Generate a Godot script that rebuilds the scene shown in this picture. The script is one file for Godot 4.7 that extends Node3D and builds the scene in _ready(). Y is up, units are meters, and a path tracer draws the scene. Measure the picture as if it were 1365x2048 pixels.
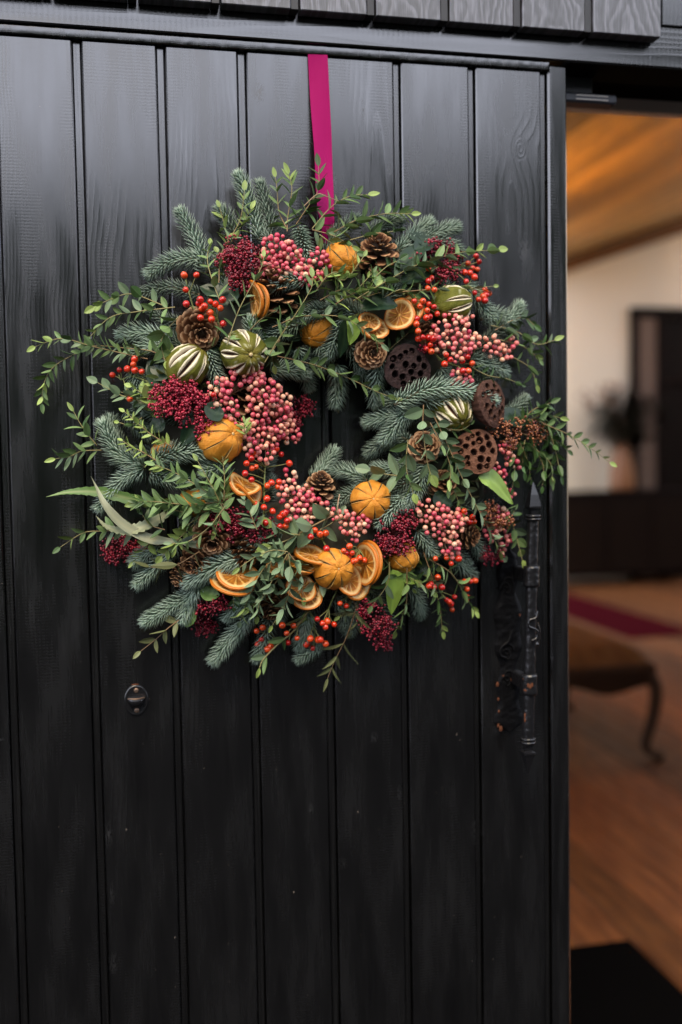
extends Node3D

# ---------------------------------------------------------------- mesh helpers
class MB:
	var v := PackedVector3Array()
	var n := PackedVector3Array()
	var c := PackedColorArray()
	var uv := PackedVector2Array()
	var ix := PackedInt32Array()

	func vert(p: Vector3, nr: Vector3, col: Color, u := Vector2.ZERO) -> int:
		v.append(p)
		n.append(nr)
		c.append(col)
		uv.append(u)
		return v.size() - 1

	func tri(a: int, b: int, d: int) -> void:
		ix.append(a)
		ix.append(d)
		ix.append(b)

	func quad(a: int, b: int, d: int, e: int) -> void:
		tri(a, b, d)
		tri(a, d, e)

	# four corners counter-clockwise seen from outside, one flat face
	func flat(a: Vector3, b: Vector3, d: Vector3, e: Vector3, col := Color.WHITE, us := []) -> void:
		var nr := (b - a).cross(e - a)
		if nr.length_squared() < 1e-16:
			nr = (d - b).cross(e - b)
		nr = nr.normalized()
		var u0 := Vector2.ZERO
		var i := vert(a, nr, col, us[0] if us else u0)
		vert(b, nr, col, us[1] if us else u0)
		vert(d, nr, col, us[2] if us else u0)
		vert(e, nr, col, us[3] if us else u0)
		quad(i, i + 1, i + 2, i + 3)

	func smooth(first_vertex := 0, first_index := 0) -> void:
		for i in range(first_vertex, v.size()):
			n[i] = Vector3.ZERO
		for i in range(first_index, ix.size(), 3):
			var a := ix[i]
			var b := ix[i + 2]
			var d := ix[i + 1]
			var fn := (v[b] - v[a]).cross(v[d] - v[a])
			n[a] += fn
			n[b] += fn
			n[d] += fn
		for i in range(first_vertex, v.size()):
			var l := n[i].length()
			n[i] = n[i] / l if l > 1e-14 else Vector3.BACK

	func mesh() -> ArrayMesh:
		var arrays := []
		arrays.resize(Mesh.ARRAY_MAX)
		arrays[Mesh.ARRAY_VERTEX] = v
		arrays[Mesh.ARRAY_NORMAL] = n
		arrays[Mesh.ARRAY_COLOR] = c
		arrays[Mesh.ARRAY_TEX_UV] = uv
		arrays[Mesh.ARRAY_INDEX] = ix
		var m := ArrayMesh.new()
		m.add_surface_from_arrays(Mesh.PRIMITIVE_TRIANGLES, arrays)
		return m

	# box with chamfered edges; the front (+z) carries uv from ur (x = u over the width, y = v over the height)
	func box(lo: Vector3, hi: Vector3, b: float, col := Color.WHITE, ur := Rect2(0, 0, 1, 1)) -> void:
		var s := hi - lo
		b = minf(b, minf(s.x, minf(s.y, s.z)) * 0.45)
		var P := func(x: float, y: float, z: float) -> Vector3: return Vector3(x, y, z)
		var x0 := lo.x
		var x1 := hi.x
		var y0 := lo.y
		var y1 := hi.y
		var z0 := lo.z
		var z1 := hi.z
		var fs := [
			[Vector3(x0 + b, y0 + b, z1), Vector3(x1 - b, y0 + b, z1), Vector3(x1 - b, y1 - b, z1), Vector3(x0 + b, y1 - b, z1)],
			[Vector3(x1 - b, y0 + b, z0), Vector3(x0 + b, y0 + b, z0), Vector3(x0 + b, y1 - b, z0), Vector3(x1 - b, y1 - b, z0)],
			[Vector3(x1, y0 + b, z1 - b), Vector3(x1, y0 + b, z0 + b), Vector3(x1, y1 - b, z0 + b), Vector3(x1, y1 - b, z1 - b)],
			[Vector3(x0, y0 + b, z0 + b), Vector3(x0, y0 + b, z1 - b), Vector3(x0, y1 - b, z1 - b), Vector3(x0, y1 - b, z0 + b)],
			[Vector3(x0 + b, y1, z1 - b), Vector3(x1 - b, y1, z1 - b), Vector3(x1 - b, y1, z0 + b), Vector3(x0 + b, y1, z0 + b)],
			[Vector3(x0 + b, y0, z0 + b), Vector3(x1 - b, y0, z0 + b), Vector3(x1 - b, y0, z1 - b), Vector3(x0 + b, y0, z1 - b)],
			# chamfers
			[Vector3(x1 - b, y0 + b, z1), Vector3(x1, y0 + b, z1 - b), Vector3(x1, y1 - b, z1 - b), Vector3(x1 - b, y1 - b, z1)],
			[Vector3(x0, y0 + b, z1 - b), Vector3(x0 + b, y0 + b, z1), Vector3(x0 + b, y1 - b, z1), Vector3(x0, y1 - b, z1 - b)],
			[Vector3(x0 + b, y1 - b, z1), Vector3(x1 - b, y1 - b, z1), Vector3(x1 - b, y1, z1 - b), Vector3(x0 + b, y1, z1 - b)],
			[Vector3(x0 + b, y0, z1 - b), Vector3(x1 - b, y0, z1 - b), Vector3(x1 - b, y0 + b, z1), Vector3(x0 + b, y0 + b, z1)],
			[Vector3(x1, y0 + b, z0 + b), Vector3(x1 - b, y0 + b, z0), Vector3(x1 - b, y1 - b, z0), Vector3(x1, y1 - b, z0 + b)],
			[Vector3(x0 + b, y0 + b, z0), Vector3(x0, y0 + b, z0 + b), Vector3(x0, y1 - b, z0 + b), Vector3(x0 + b, y1 - b, z0)],
			[Vector3(x1 - b, y1 - b, z0), Vector3(x0 + b, y1 - b, z0), Vector3(x0 + b, y1, z0 + b), Vector3(x1 - b, y1, z0 + b)],
			[Vector3(x1 - b, y0, z0 + b), Vector3(x0 + b, y0, z0 + b), Vector3(x0 + b, y0 + b, z0), Vector3(x1 - b, y0 + b, z0)],
			[Vector3(x1, y0 + b, z1 - b), Vector3(x1 - b, y0 + b, z1), Vector3(x1 - b, y0, z1 - b), Vector3(x1, y0 + b, z1 - b)],
			[Vector3(x1, y1 - b, z1 - b), Vector3(x1, y1 - b, z0 + b), Vector3(x1 - b, y1, z0 + b), Vector3(x1 - b, y1, z1 - b)],
			[Vector3(x0, y1 - b, z0 + b), Vector3(x0, y1 - b, z1 - b), Vector3(x0 + b, y1, z1 - b), Vector3(x0 + b, y1, z0 + b)],
			[Vector3(x1, y0 + b, z0 + b), Vector3(x1, y0 + b, z1 - b), Vector3(x1 - b, y0, z1 - b), Vector3(x1 - b, y0, z0 + b)],
			[Vector3(x0, y0 + b, z1 - b), Vector3(x0, y0 + b, z0 + b), Vector3(x0 + b, y0, z0 + b), Vector3(x0 + b, y0, z1 - b)],
		]
		for q in fs:
			var us := []
			for p in q:
				us.append(Vector2(ur.position.x + ur.size.x * (p.x - x0) / s.x, ur.position.y + ur.size.y * (y1 - p.y) / s.y))
			flat(q[0], q[1], q[2], q[3], col, us)
		for sx in [0, 1]:
			for sy in [0, 1]:
				for sz in [0, 1]:
					var cx: float = x1 if sx else x0
					var cy: float = y1 if sy else y0
					var cz: float = z1 if sz else z0
					var ix_: float = cx - b if sx else cx + b
					var iy: float = cy - b if sy else cy + b
					var iz: float = cz - b if sz else cz + b
					var p := Vector3(cx, iy, iz)
					var q := Vector3(ix_, cy, iz)
					var r := Vector3(ix_, iy, cz)
					var nr := Vector3(1 if sx else -1, 1 if sy else -1, 1 if sz else -1).normalized()
					var u := Vector2(ur.position.x + ur.size.x * (0.95 if sx else 0.05), ur.position.y + ur.size.y * (0.02 if sy else 0.98))
					var k := vert(p, nr, col, u)
					vert(q, nr, col, u)
					vert(r, nr, col, u)
					if (q - p).cross(r - p).dot(nr) > 0:
						tri(k, k + 1, k + 2)
					else:
						tri(k, k + 2, k + 1)

	# round tube through points
	func tube(pts: PackedVector3Array, r0: float, r1: float, sides: int, col: Color, col2 := Color(-1, 0, 0)) -> void:
		var m := pts.size()
		var first := v.size()
		var side := Vector3.ZERO
		for i in m:
			var t := (pts[mini(i + 1, m - 1)] - pts[maxi(i - 1, 0)]).normalized()
			if side == Vector3.ZERO:
				side = t.cross(Vector3.BACK if absf(t.z) < 0.9 else Vector3.UP).normalized()
			side = (side - t * side.dot(t)).normalized()
			var up := side.cross(t)
			var k := float(i) / maxf(1, m - 1)
			var r := lerpf(r0, r1, k)
			var cc := col if col2.r < 0 else col.lerp(col2, k)
			for j in sides:
				var a := TAU * j / sides
				var d := side * cos(a) + up * sin(a)
				vert(pts[i] + d * r, d, cc)
		for i in m - 1:
			for j in sides:
				var a := first + i * sides + j
				var b := first + i * sides + (j + 1) % sides
				quad(b, a, a + sides, b + sides)
		var e := vert(pts[m - 1], (pts[m - 1] - pts[m - 2]).normalized(), col if col2.r < 0 else col2)
		for j in sides:
			tri(first + (m - 1) * sides + (j + 1) % sides, first + (m - 1) * sides + j, e)

	# ellipsoid with axes given by a basis; the +z pole may carry a spot
	func ball(o: Vector3, b: Basis, rings: int, segs: int, col: Color, spot := Color(-1, 0, 0), spot_rings := 1) -> void:
		var inv := b.inverse().transposed()
		var first := v.size()
		var top := vert(o + b.z, inv.z.normalized(), spot if spot.r >= 0 else col)
		for i in range(1, rings):
			var th := PI * i / rings
			for j in segs:
				var a := TAU * j / segs
				var d := Vector3(sin(th) * cos(a), sin(th) * sin(a), cos(th))
				vert(o + b * d, (inv * d).normalized(), spot if spot.r >= 0 and i < spot_rings else col)
		var low := vert(o - b.z, -inv.z.normalized(), col)
		for j in segs:
			tri(top, first + 1 + j, first + 1 + (j + 1) % segs)
			tri(low, first + 1 + (rings - 2) * segs + (j + 1) % segs, first + 1 + (rings - 2) * segs + j)
		for i in rings - 2:
			for j in segs:
				var a := first + 1 + i * segs + j
				var d := first + 1 + i * segs + (j + 1) % segs
				quad(a, a + segs, d + segs, d)

	# surface of revolution round +y at o; profile = [radius, height, ...]; n sides (4 = square bar)
	func lathe(o: Vector3, profile: Array, sides: int, col: Color, turn := 0.0, flat_shade := false) -> void:
		var rows := profile.size() / 2
		if flat_shade:
			for i in rows - 1:
				for j in sides:
					var a := turn + TAU * j / sides
					var d := turn + TAU * (j + 1) / sides
					var A := Vector3(sin(a), 0, cos(a))
					var D := Vector3(sin(d), 0, cos(d))
					var y0 := Vector3(0, profile[i * 2 + 1], 0)
					var y1 := Vector3(0, profile[i * 2 + 3], 0)
					flat(o + A * profile[i * 2] + y0, o + D * profile[i * 2] + y0, o + D * profile[i * 2 + 2] + y1, o + A * profile[i * 2 + 2] + y1, col)
			return
		var first := v.size()
		var fi := ix.size()
		for i in rows:
			for j in sides:
				var a := turn + TAU * j / sides
				vert(o + Vector3(sin(a) * profile[i * 2], profile[i * 2 + 1], cos(a) * profile[i * 2]), Vector3.UP, col)
		for i in rows - 1:
			for j in sides:
				var a := first + i * sides + j
				var d := first + i * sides + (j + 1) % sides
				quad(a, d, d + sides, a + sides)
		smooth(first, fi)


var M := {}
var rng := RandomNumberGenerator.new()
var shared := {}
var budget := {"leaf": 300, "berry": 300, "scale": 300, "rose_hip": 300}

func lin(r: float, g: float, b: float) -> Color:
	return Color(r, g, b).linear_to_srgb()

func rr(a: float, b: float) -> float:
	return rng.randf_range(a, b)

func part(called: String, m: Mesh, mat: Material, parent: Node3D, stuff := false) -> MeshInstance3D:
	var o := MeshInstance3D.new()
	o.name = called
	o.mesh = m
	o.material_override = mat
	if stuff:
		o.set_meta("kind", "stuff")
	parent.add_child(o, true)
	return o

func placed(called: String, m: Mesh, mat: Material, parent: Node3D, t: Transform3D) -> MeshInstance3D:
	var o := part(called, m, mat, parent)
	o.transform = t
	return o

func empty(called: String, parent: Node3D) -> Node3D:
	var o := Node3D.new()
	o.name = called
	parent.add_child(o, true)
	return o

func thing(called: String, label: String, category: String, at := Vector3.ZERO, group := "") -> Node3D:
	var o := empty(called, self)
	o.position = at
	o.set_meta("label", label)
	o.set_meta("category", category)
	if group:
		o.set_meta("group", group)
	return o

func structure(called: String, label: String) -> Node3D:
	var o := empty(called, self)
	o.set_meta("kind", "structure")
	o.set_meta("label", label)
	o.set_meta("category", called.replace("_", " "))
	return o

func frame(z: Vector3, roll := 0.0) -> Basis:
	z = z.normalized()
	var x := (Vector3.UP if absf(z.y) < 0.95 else Vector3.RIGHT).cross(z).normalized()
	return Basis(x, z.cross(x), z) * Basis(Vector3.BACK, roll)

func mm(a: Array) -> PackedVector3Array:
	var p := PackedVector3Array()
	for i in range(0, a.size(), 3):
		p.append(Vector3(a[i], a[i + 1], a[i + 2]) * 0.001)
	return p

# smooth curve through points, sampled n + 1 times
func curve(p: PackedVector3Array, n: int) -> PackedVector3Array:
	var o := PackedVector3Array()
	var m := p.size()
	for i in n + 1:
		var t := float(i) / n * (m - 1)
		var k := mini(int(t), m - 2)
		var a := p[k - 1] if k > 0 else p[0] * 2.0 - p[1]
		var d := p[k + 2] if k + 2 < m else p[m - 1] * 2.0 - p[m - 2]
		o.append(p[k].cubic_interpolate(p[k + 1], a, d, t - k))
	return o

func length_of(p: PackedVector3Array) -> float:
	var s := 0.0
	for i in p.size() - 1:
		s += p[i].distance_to(p[i + 1])
	return s

func std(col: Color, rough: float, spec := 0.5) -> StandardMaterial3D:
	var m := StandardMaterial3D.new()
	m.albedo_color = col
	m.roughness = rough
	m.metallic_specular = spec
	return m

func vcol(rough: float, spec := 0.5) -> StandardMaterial3D:
	var m := std(Color.WHITE, rough, spec)
	m.vertex_color_use_as_albedo = true
	return m

func noise_tex(freq: float, octaves: int, size: int, sd: int, lo := Color.BLACK, hi := Color.WHITE) -> NoiseTexture2D:
	var f := FastNoiseLite.new()
	f.seed = sd
	f.frequency = freq
	f.fractal_octaves = octaves
	var t := NoiseTexture2D.new()
	t.width = size
	t.height = size
	t.seamless = true
	t.noise = f
	var g := Gradient.new()
	g.set_color(0, lo)
	g.set_color(1, hi)
	t.color_ramp = g
	return t

func tri_bump(m: StandardMaterial3D, t: Texture2D, scale: float, cm: float) -> void:
	m.uv1_triplanar = true
	m.uv1_scale = Vector3.ONE * scale
	m.heightmap_enabled = true
	m.heightmap_texture = t
	m.heightmap_scale = cm

func _ready() -> void:
	rng.seed = 20241
	# ---- camera
	var cam := Camera3D.new()
	cam.name = "camera"
	cam.position = Vector3(0, 1.5, 1.5)
	cam.rotation_degrees = Vector3(-3.009, -11.884, -0.961)
	cam.near = 0.05
	cam.far = 400.0
	cam.fov = 54.43
	var lens := CameraAttributesPhysical.new()
	lens.frustum_focal_length = 23.334
	lens.frustum_focus_distance = 1.40
	lens.frustum_near = 0.05
	lens.frustum_far = 400.0
	lens.exposure_aperture = 1.05
	cam.attributes = lens
	add_child(cam)
	cam.fov = 54.43
	# ---- overcast sky and soft sun
	var sky := ProceduralSkyMaterial.new()
	sky.sky_top_color = Color(0.68, 0.71, 0.76)
	sky.sky_horizon_color = Color(0.925, 0.935, 1.0)
	sky.sky_curve = 0.6
	sky.sky_energy_multiplier = 1.15
	sky.ground_horizon_color = Color(0.30, 0.28, 0.26)
	sky.ground_bottom_color = Color(0.2, 0.19, 0.18)
	var env := Environment.new()
	env.background_mode = Environment.BG_SKY
	env.sky = Sky.new()
	env.sky.sky_material = sky
	env.tonemap_mode = Environment.TONE_MAPPER_LINEAR
	env.tonemap_exposure = 3.15
	env.sdfgi_enabled = true
	env.ssao_enabled = true
	env.ssil_enabled = true
	var we := WorldEnvironment.new()
	we.name = "world_environment"
	we.environment = env
	add_child(we)
	var sun := DirectionalLight3D.new()
	sun.name = "sun"
	sun.light_color = Color(1.0, 0.93, 0.83)
	sun.light_energy = 0.34
	sun.light_angular_distance = 24.0
	sun.shadow_enabled = true
	sun.rotation_degrees = Vector3(-52, -22, 0)
	add_child(sun)
	materials()
	surroundings()
	door_and_frame()
	interior()
	ribbon()
	var w := thing("wreath", "large round winter wreath of fir, dried citrus, berries and pine cones on the dark door", "wreath", Vector3(0.2917, 1.5460, 0))
	moss_ring(w)
	wreath(w)
	twine(w)
	bedding(w)

func materials() -> void:
	var fine := noise_tex(0.05, 4, 256, 3)
	var coarse := noise_tex(0.02, 4, 256, 8)
	M.leaf = vcol(0.46, 0.45)
	M.leaf.backlight_enabled = true
	M.leaf.backlight = Color(0.10, 0.14, 0.05)
	M.gloss_leaf = vcol(0.36, 0.35)
	M.stem = vcol(0.65)
	M.needle = vcol(0.5, 0.4)
	M.berry = vcol(0.30)
	tri_bump(M.berry, fine, 60.0, 0.006)
	M.hip = vcol(0.16)
	M.hip.clearcoat_enabled = true
	M.hip.clearcoat = 0.4
	M.hip.clearcoat_roughness = 0.1
	M.bud = vcol(0.26)
	M.cone = vcol(0.7, 0.35)
	M.orange = vcol(0.62, 0.4)
	tri_bump(M.orange, fine, 24.0, 0.07)
	M.lime = vcol(0.7, 0.3)
	tri_bump(M.lime, fine, 28.0, 0.07)
	M.pulp = vcol(0.38, 0.5)
	M.pulp.backlight_enabled = true
	M.pulp.backlight = Color(0.35, 0.16, 0.03)
	tri_bump(M.pulp, fine, 40.0, 0.05)
	M.pod = vcol(0.85, 0.3)
	tri_bump(M.pod, coarse, 40.0, 0.08)
	M.iron = std(lin(0.007, 0.007, 0.008), 0.3, 0.5)
	tri_bump(M.iron, coarse, 16.0, 0.09)
	M.plate = std(lin(0.003, 0.003, 0.0035), 0.5, 0.22)
	tri_bump(M.plate, coarse, 16.0, 0.07)
	M.iron_smooth = std(lin(0.007, 0.007, 0.008), 0.26, 0.6)
	M.rust = std(lin(0.11, 0.042, 0.022), 0.85, 0.2)
	tri_bump(M.rust, fine, 40.0, 0.05)
	M.worn = std(lin(0.20, 0.13, 0.09), 0.45, 0.5)
	M.worn.metallic = 0.6
	M.white = std(lin(0.55, 0.5, 0.44), 0.4)
	M.weave = noise_tex(0.08, 3, 256, 14)
	M.ribbon = std(lin(0.31, 0.001, 0.095), 0.6, 0.25)
	M.ribbon.uv1_triplanar = true
	M.ribbon.uv1_scale = Vector3(14, 90, 14)
	M.ribbon.heightmap_enabled = true
	M.ribbon.heightmap_texture = M.weave
	M.ribbon.heightmap_scale = 0.025
	wood()

# painted boards: relief, gloss and wear of eight boards side by side, computed once
func wood() -> void:
	var W := 1024
	var H := 1536
	var nz := FastNoiseLite.new()
	nz.seed = 5
	nz.frequency = 1.0
	nz.fractal_octaves = 3
	var data := PackedByteArray()
	data.resize(W * H * 3)
	var tone := PackedByteArray()
	tone.resize(W * H * 3)
	var knots := [[1, 52.0, 690.0, 7.0], [2, 84.0, 55.0, 5.0], [7, 70.0, 215.0, 11.0], [7, 20.0, 900.0, 5.0], [4, 30.0, 1300.0, 8.0], [5, 60.0, 420.0, 6.0], [3, 20.0, 1020.0, 7.0], [0, 60.0, 1500.0, 6.0], [6, 75.0, 800.0, 6.0]]
	for s in 8:
		var x0: float = [150.0, 62.0, 58.0, 66.0, 40.0, 78.0, -30.0, 60.0][s]
		var d0: float = [30.0, 12.0, 16.0, 11.0, 24.0, 18.0, 40.0, 9.0][s]
		var taper: float = [0.012, 0.045, 0.035, -0.05, 0.04, 0.03, 0.01, -0.045][s]
		var sp: float = [5.0, 7.5, 7.0, 8.0, 6.0, 7.0, 5.0, 8.5][s]
		var mine := []
		for k in knots:
			if k[0] == s:
				mine.append(k)
		for y in H:
			var Y := y * 2200.0 / H
			var wob := 6.0 * nz.get_noise_2d(s * 31.0, Y * 0.004)
			for i in 128:
				var x := i * 104.0 / 128.0
				var dx := x - x0 - wob
				var ring := sqrt(dx * dx + d0 * d0) - taper * Y + 5.0 * nz.get_noise_2d(s * 17.0 + x * 0.012, Y * 0.0022)
				var kd := 1e9
				for k in mine:
					var e := Vector2(x - k[1], (Y - k[2]) * 0.55).length()
					ring += k[3] * 1.7 * exp(-e * e / (k[3] * k[3] * 6.0))
					if e < kd:
						kd = e
						if e < k[3]:
							ring = e * 2.0
				var f := fposmod(ring / sp, 1.0)
				var seen := 0.06 + 0.84 * smoothstep(-0.15, 0.35, nz.get_noise_2d(x * 0.007 + s * 53.0, Y * 0.0019 + 70.0))
				var late := smoothstep(0.25, 0.88, f) * (1.0 - smoothstep(0.9, 1.0, f)) * seen
				var fibre := nz.get_noise_2d(x * 1.1 + s * 211.0, Y * 0.011)
				var saw := sin(Y * TAU / 4.6 + 2.0 * fibre) * smoothstep(-0.05, 0.35, nz.get_noise_2d(x * 0.008 + s * 9.0, Y * 0.003 + 40.0))
				var h := 0.44 + 0.32 * late + 0.11 * fibre + 0.09 * saw
				var p := (y * W + s * 128 + i) * 3
				data[p] = clampi(int(h * 255.0), 0, 255)
				var patch := nz.get_noise_2d(x * 0.02 + s * 77.0, Y * 0.0035 + 9.0)
				data[p + 1] = clampi(int((0.25 - 0.10 * late + 0.06 * fibre + 0.13 * patch + 0.05 * saw) * 255.0), 0, 255)
				data[p + 2] = clampi(int(late * 255.0), 0, 255)
				var v := 9.0 + 4.0 * fibre + 4.0 * late + 6.0 * patch
				tone[p] = clampi(int(v * 1.02), 0, 255)
				tone[p + 1] = clampi(int(v), 0, 255)
				tone[p + 2] = clampi(int(v * 1.02), 0, 255)
	for q in 420:   # chips and specks in the paint, down to the pale wood
		var p := (int(pow(rng.randf(), 0.7) * (H - 2)) * W + rng.randi() % W) * 3
		var v := rr(50, 165) if q % 3 == 0 else rr(26, 60)
		for k in 3:
			tone[p + k] = int(v * [1.0, 0.92, 0.84][k])
			data[p + k] = 60
		if q % 7 == 0:   # a larger chip
			for k in 3:
				tone[p + 3 + k] = tone[p + k]
				tone[p + W * 3 + k] = tone[p + k]
	for q in 34:   # dusty scuffs rubbed along and across the boards
		var cx := rng.randi() % (W - 40) + 20
		var cy := int(pow(rng.randf(), 0.6) * (H - 80)) + 40
		var rx := rr(2, 14)
		var ry := rr(2, 26)
		var amt := rr(8, 26)
		for yy in range(-int(ry), int(ry) + 1):
			for xx in range(-int(rx), int(rx) + 1):
				var e := sqrt(pow(xx / rx, 2.0) + pow(yy / ry, 2.0))
				var g := nz.get_noise_2d((cx + xx) * 0.35, (cy + yy) * 0.12)
				if e < 1.0 and g > -0.05:
					var p := ((cy + yy) * W + cx + xx) * 3
					for k in 3:
						tone[p + k] = clampi(int(tone[p + k] + amt * (1.0 - e) * (0.4 + g)), 0, 255)
					data[p + 1] = clampi(data[p + 1] + int(70 * (1.0 - e)), 0, 255)
	for q in 420:   # pinholes
		var p := (rng.randi() % (H - 1) * W + rng.randi() % W) * 3
		data[p] = 40
		tone[p] = 6
		tone[p + 1] = 6
		tone[p + 2] = 6
	var relief := ImageTexture.create_from_image(Image.create_from_data(W, H, false, Image.FORMAT_RGB8, data))
	M.paint = std(Color.WHITE, 1.0, 0.72)
	M.paint.albedo_texture = ImageTexture.create_from_image(Image.create_from_data(W, H, false, Image.FORMAT_RGB8, tone))
	M.paint.roughness_texture = relief
	M.paint.roughness_texture_channel = BaseMaterial3D.TEXTURE_CHANNEL_GREEN
	M.paint.heightmap_enabled = true
	M.paint.heightmap_texture = relief
	M.paint.heightmap_scale = 0.032
	M.paint.clearcoat_enabled = true
	M.paint.clearcoat = 1.0
	M.paint.clearcoat_roughness = 0.2
	# the weathered cladding above: the same timber with pale ridges worn through
	var worn := PackedByteArray()
	var h2 := 384
	worn.resize(W * h2 * 3)
	var relief2 := PackedByteArray()
	relief2.resize(W * h2 * 3)
	for y in h2:
		for x in W:
			var p := (y * W + x) * 3
			var s := x / 128
			var X := (x % 128) * 104.0 / 128.0
			var Y := y * 550.0 / h2
			var dx: float = X - [52.0, 40.0, 62.0, 50.0, 70.0, 30.0, 55.0, 45.0][s]
			var ring: float = sqrt(dx * dx + 150.0) - Y * [0.11, -0.14, 0.08, 0.16, -0.09, 0.12, -0.12, 0.15][s] + 16.0 * nz.get_noise_2d(X * 0.016 + s * 19.0, Y * 0.008)
			var e := Vector2(X - [60.0, 45.0, 30.0, 200.0, 55.0, 70.0, 40.0, 58.0][s], (Y - [430.0, 300.0, 480.0, 100.0, 250.0, 505.0, 380.0, 520.0][s]) * 0.6).length()
			ring += 26.0 * exp(-e * e / 420.0)
			var f := fposmod(ring / [9.0, 11.0, 8.0, 12.0, 10.0, 9.0, 13.0, 11.0][s], 1.0)
			var late := smoothstep(0.2, 0.75, f) * (1.0 - smoothstep(0.88, 1.0, f))
			var fib := nz.get_noise_2d(X * 0.9 + s * 91.0, Y * 0.02)
			relief2[p] = clampi(int(255.0 * (0.4 + 0.2 * late + 0.2 * fib)), 0, 255)
			var v := 50.0 + 40.0 * late + 44.0 * fib
			worn[p] = clampi(int(v * 0.97), 0, 255)
			worn[p + 1] = clampi(int(v * 0.98), 0, 255)
			worn[p + 2] = clampi(int(v * 1.06), 0, 255)
	M.cladding = std(Color.WHITE, 0.5, 0.7)
	M.cladding.albedo_texture = ImageTexture.create_from_image(Image.create_from_data(W, h2, false, Image.FORMAT_RGB8, worn))
	M.cladding.heightmap_enabled = true
	M.cladding.heightmap_texture = ImageTexture.create_from_image(Image.create_from_data(W, h2, false, Image.FORMAT_RGB8, relief2))
	M.cladding.heightmap_scale = 0.06
	M.cladding.clearcoat_enabled = true
	M.cladding.clearcoat = 0.6
	M.cladding.clearcoat_roughness = 0.4
	M.groove = std(lin(0.008, 0.008, 0.009), 0.5, 0.6)

func surroundings() -> void:
	var b := MB.new()
	b.flat(Vector3(-150, -0.02, 200), Vector3(150, -0.02, 200), Vector3(150, -0.02, -60), Vector3(-150, -0.02, -60))
	var te := MB.new()
	te.flat(Vector3(-9, -0.012, -5.7), Vector3(2.9, -0.012, -5.7), Vector3(2.9, -0.012, -16), Vector3(-9, -0.012, -16))
	var tp := part("terrace", te.mesh(), std(lin(0.7, 0.68, 0.64), 0.9), self)
	tp.set_meta("kind", "structure")
	tp.set_meta("label", "pale paving outside the side windows of the room")
	tp.set_meta("category", "terrace")
	var g := part("ground", b.mesh(), std(lin(0.013, 0.013, 0.014), 0.95, 0.1), self)
	g.set_meta("kind", "structure")
	g.set_meta("label", "dark gravel yard in front of the barn door")
	g.set_meta("category", "ground")
	var nz := FastNoiseLite.new()
	nz.frequency = 1.0
	var tm := vcol(0.9, 0.2)
	for k in 13:   # the tall hedge and trees across the yard, seen only in the gloss of the paint
		b = MB.new()
		var x := -13.0 + k * 3.6
		var high: float = [5.6, 5.5, 5.3, 5.5, 5.8, 6.8, 8.8, 10.0, 11.0, 11.5, 11.2, 11.6, 11.4][k]
		b.tube(PackedVector3Array([Vector3(0, 0, 0), Vector3(0.1, high * 0.4, 0), Vector3(0, high * 0.7, 0.1)]), 0.2, 0.08, 8, Color(0.06, 0.045, 0.03))
		var t := thing("hedge_tree", "dense dark tree across the yard, %s" % ["far left, low", "second from the left", "third from the left", "fourth from the left", "fifth from the left", "sixth from the left", "in the middle of the row", "sixth from the right", "fifth from the right", "fourth from the right", "third from the right", "second from the right", "far right, tall"][k], "tree", Vector3(x, 0, 12.0 + (k % 2) * 0.8), "trees across the yard")
		part("trunk", b.mesh(), tm, t)
		b = MB.new()
		for q in 46:
			var o := Vector3(rr(-2.0, 2.0), rr(0.3, high - 0.6), rr(-1.0, 1.0))
			var first := b.v.size()
			b.ball(o, Basis().scaled(Vector3(rr(0.6, 1.0), rr(0.5, 0.8), rr(0.6, 0.9))), 9, 12, Color(0.025, 0.04, 0.02))
			for i in range(first, b.v.size()):
				b.v[i] += b.n[i] * 0.3 * nz.get_noise_3dv(b.v[i] * 2.2)
		b.smooth()
		part("crown", b.mesh(), tm, t)

func board(called: String, parent: Node3D, lo: Vector3, hi: Vector3, strip: int, mat: Material, bevel := 0.0018, vspan := 2.2, v0 := 0.0) -> MeshInstance3D:
	var b := MB.new()
	b.box(lo, hi, bevel, Color.WHITE, Rect2(strip / 8.0 + 0.002, v0 + (2.2 - hi.y if vspan == 2.2 else 0.0) / vspan, 0.121, (hi.y - lo.y) / vspan))
	return part(called, b.mesh(), mat, parent)

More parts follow.
